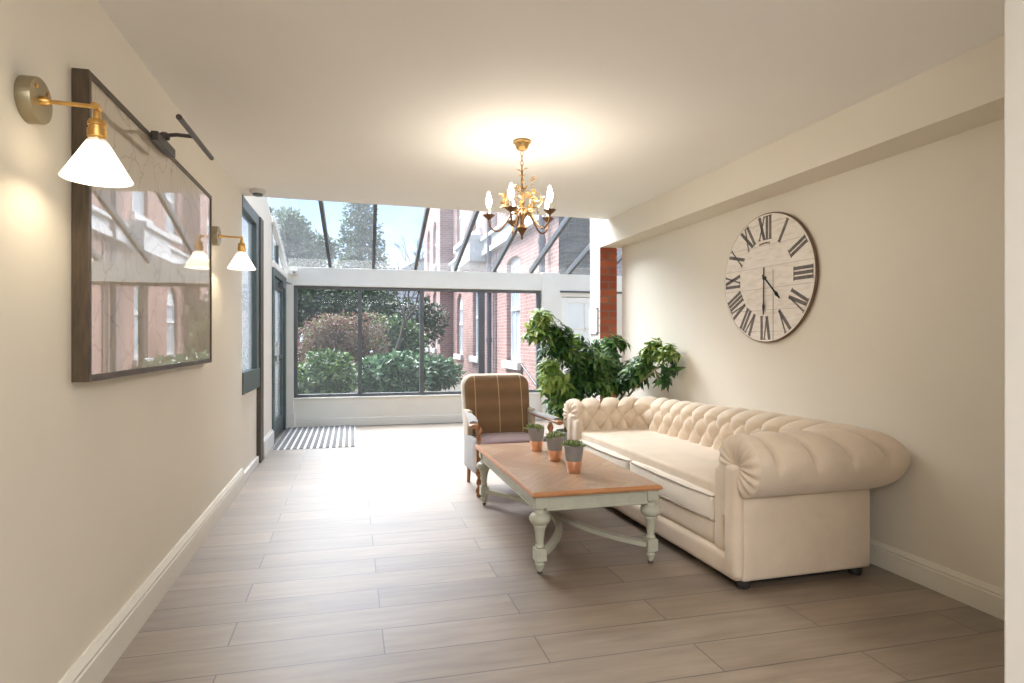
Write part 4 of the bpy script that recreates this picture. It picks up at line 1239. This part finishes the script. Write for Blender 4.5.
# sprays of gilt leaves round the stem
for k in range(9):
    a = 2.4 * k + .3; z0 = -.45; top_z = (-.22, -.30, -.36, -.27, -.39, -.33, -.25, -.37, -.31)[k]; rr = (.07, .11, .13, .09, .14, .12, .05, .11, .13)[k]
    d = Vector((math.cos(a), math.sin(a), 0)); g = G()
    pts = [d * .012 + Vector((0, 0, z0)), d * rr * .75 + Vector((0, 0, z0 + (top_z - z0) * .30)), d * rr * 1.05 + Vector((0, 0, z0 + (top_z - z0) * .75)), d * rr * .9 + Vector((0, 0, top_z))]
    g.tube(pts, [.003, .0025, .002, .0015], 6)
    for i in range(8):
        f = .2 + .8 * i / 7; j = min(2, int(f * 3)); p = pts[j].lerp(pts[j + 1], f * 3 - j)
        dd = (Vector((rnd.gauss(0, 1), rnd.gauss(0, 1), rnd.gauss(.3, .6)))).normalized()
        L_ = rnd.uniform(.032, .052)
        g.leaf(p, dd, (rnd.gauss(0, 1), rnd.gauss(0, 1), 1), L_, L_ * .55, .3, .15)
    g.build('leaf_spray', MT['gilt'], cd)
g = G()
for k in range(8):
    a = k * .8; z = -.18 - .035 * k; dd = Vector((math.cos(a), math.sin(a), .6)); g.leaf((0, 0, z), dd, (0, 0, 1), .05, .022, .3, .1)
    g.leaf((0, 0, z - .01), (-dd.x, -dd.y, .5), (0, 0, 1), .045, .022, .3, .1)
g.build('stem_leaf', MT['gilt'], cd)

# ------------------------------------------------------------------ small fixtures
sd = thing('smoke_detector', 'round smoke detector on the ceiling by the left wall', 'smoke detector', (-.725, 4.88, H))
G().lathe([(.062, -.0006), (.062, -.02), (.052, -.034)], (0, 0, 0), 32).build('base', MT['stone'], sd, recalc=True)
G().lathe([(.040, -.034), (.036, -.048), (.012, -.054), (.001, -.054)], (0, 0, 0), 24).build('sensor', MT['greymetal'], sd, recalc=True)
ms = thing('wall_mount_sensor', 'small pale box on the left end of the window beam', 'sensor', (-.76, YW - .03, 2.12))
G().box(-.05, .05, -.05, -.0006, -.03, .035).build('housing', MT['trim'], ms, bevel=.008)
G().lathe([(.018, 0), (.016, .008), (.001, .012)], (.01, -.05, -.005), 14, (0, -1, 0)).build('lens', MT['concrete'], ms)
nt = thing('wall_notice', 'small pale framed notice on the whitewashed side of the brick pillar', 'notice', (2.5, 5.63, 1.24))
g = G(); y0, y1, z0, z1 = 5.545, 5.745, 1.265, 1.535
g.box(2.482, 2.4994, y0, y0 + .016, z0, z1); g.box(2.482, 2.4994, y1 - .016, y1, z0, z1); g.box(2.482, 2.4994, y0, y1, z0, z0 + .016); g.box(2.482, 2.4994, y0, y1, z1 - .016, z1)
g.build('frame', MT['white'], nt, True)
G().box(2.487, 2.4994, y0 + .016, y1 - .016, z0 + .016, z1 - .016).build('sheet', MT['frost'], nt, True, smooth=0)

# ------------------------------------------------------------------ light
wd_ = bpy.data.worlds.new('World'); SC.world = wd_; wd_.use_nodes = True
nt_ = wd_.node_tree; nt_.nodes.clear()
o_ = nt_.nodes.new('ShaderNodeOutputWorld'); bg = nt_.nodes.new('ShaderNodeBackground')
tc = nt_.nodes.new('ShaderNodeTexCoord'); sp = nt_.nodes.new('ShaderNodeSeparateXYZ')
nt_.links.new(tc.outputs['Generated'], sp.inputs[0])
r1 = nt_.nodes.new('ShaderNodeValToRGB')
r1.color_ramp.elements[0].position = .03; r1.color_ramp.elements[0].color = (.56, .67, .80, 1)
r1.color_ramp.elements[1].position = .32; r1.color_ramp.elements[1].color = (.12, .28, .56, 1)
nt_.links.new(sp.outputs[2], r1.inputs[0])
nz = nt_.nodes.new('ShaderNodeTexNoise'); nz.inputs['Scale'].default_value = 3.2; nz.inputs['Detail'].default_value = 6
nt_.links.new(tc.outputs['Generated'], nz.inputs['Vector'])
r2 = nt_.nodes.new('ShaderNodeValToRGB'); r2.color_ramp.elements[0].position = .50; r2.color_ramp.elements[1].position = .72
nt_.links.new(nz.outputs[0], r2.inputs[0])
mx_ = nt_.nodes.new('ShaderNodeMix'); mx_.data_type = 'RGBA'
nt_.links.new(r2.outputs[0], mx_.inputs[0]); nt_.links.new(r1.outputs[0], mx_.inputs[6]); mx_.inputs[7].default_value = (.66, .70, .74, 1)
nt_.links.new(mx_.outputs[2], bg.inputs[0]); bg.inputs[1].default_value = 1.1
nt_.links.new(bg.outputs[0], o_.inputs[0])

def lamp(name, typ, loc, energy, color=(1, 1, 1), **kw):
    l = bpy.data.lights.new(name, typ); l.energy = energy; l.color = color
    for k, v in kw.items(): setattr(l, k, v)
    o = bpy.data.objects.new(name, l); COL.objects.link(o); o.location = loc
    return o
sun = lamp('sun', 'SUN', (0, 0, 10), 9.5, (.96, .98, 1.), angle=math.radians(64))
sun.rotation_euler = Vector((.32, -.46, -.83)).to_track_quat('-Z', 'Y').to_euler()
hc = lamp('hall_fill_light', 'AREA', (.2, -1.6, 2.38), 88., (.98, .98, 1.), shape='RECTANGLE', size=2.4, size_y=1.6)  # unseen fill lamp without a fixture, added behind the camera to brighten the room
# ------------------------------------------------------------------ camera
f_px, cx_px, cy_px = 575., 485., 340.
cam = bpy.data.cameras.new('Camera'); co = bpy.data.objects.new('Camera', cam); COL.objects.link(co)
cam.sensor_fit = 'HORIZONTAL'; cam.sensor_width = 36.; cam.lens = f_px / 1024 * 36.
cam.shift_x = (512 - cx_px) / 1024; cam.shift_y = -(341.5 - cy_px) / 1024
cam.clip_start = .05; cam.clip_end = 200
co.location = (0, 0, 1.2); co.rotation_euler = (math.radians(90), 0, -math.atan(134 / 575))
SC.camera = co

SC.view_settings.view_transform = 'Standard'; SC.view_settings.look = 'None'
SC.view_settings.gamma = 1.0; SC.view_settings.use_curve_mapping = False
SC.view_settings.exposure = 1.05
SC.cycles.use_denoising = True
SC.cycles.max_bounces = 10; SC.cycles.diffuse_bounces = 6; SC.cycles.glossy_bounces = 5
SC.cycles.transmission_bounces = 6; SC.cycles.transparent_max_bounces = 24
SC.cycles.sample_clamp_indirect = 6.0
SC.cycles.caustics_reflective = False; SC.cycles.caustics_refractive = False
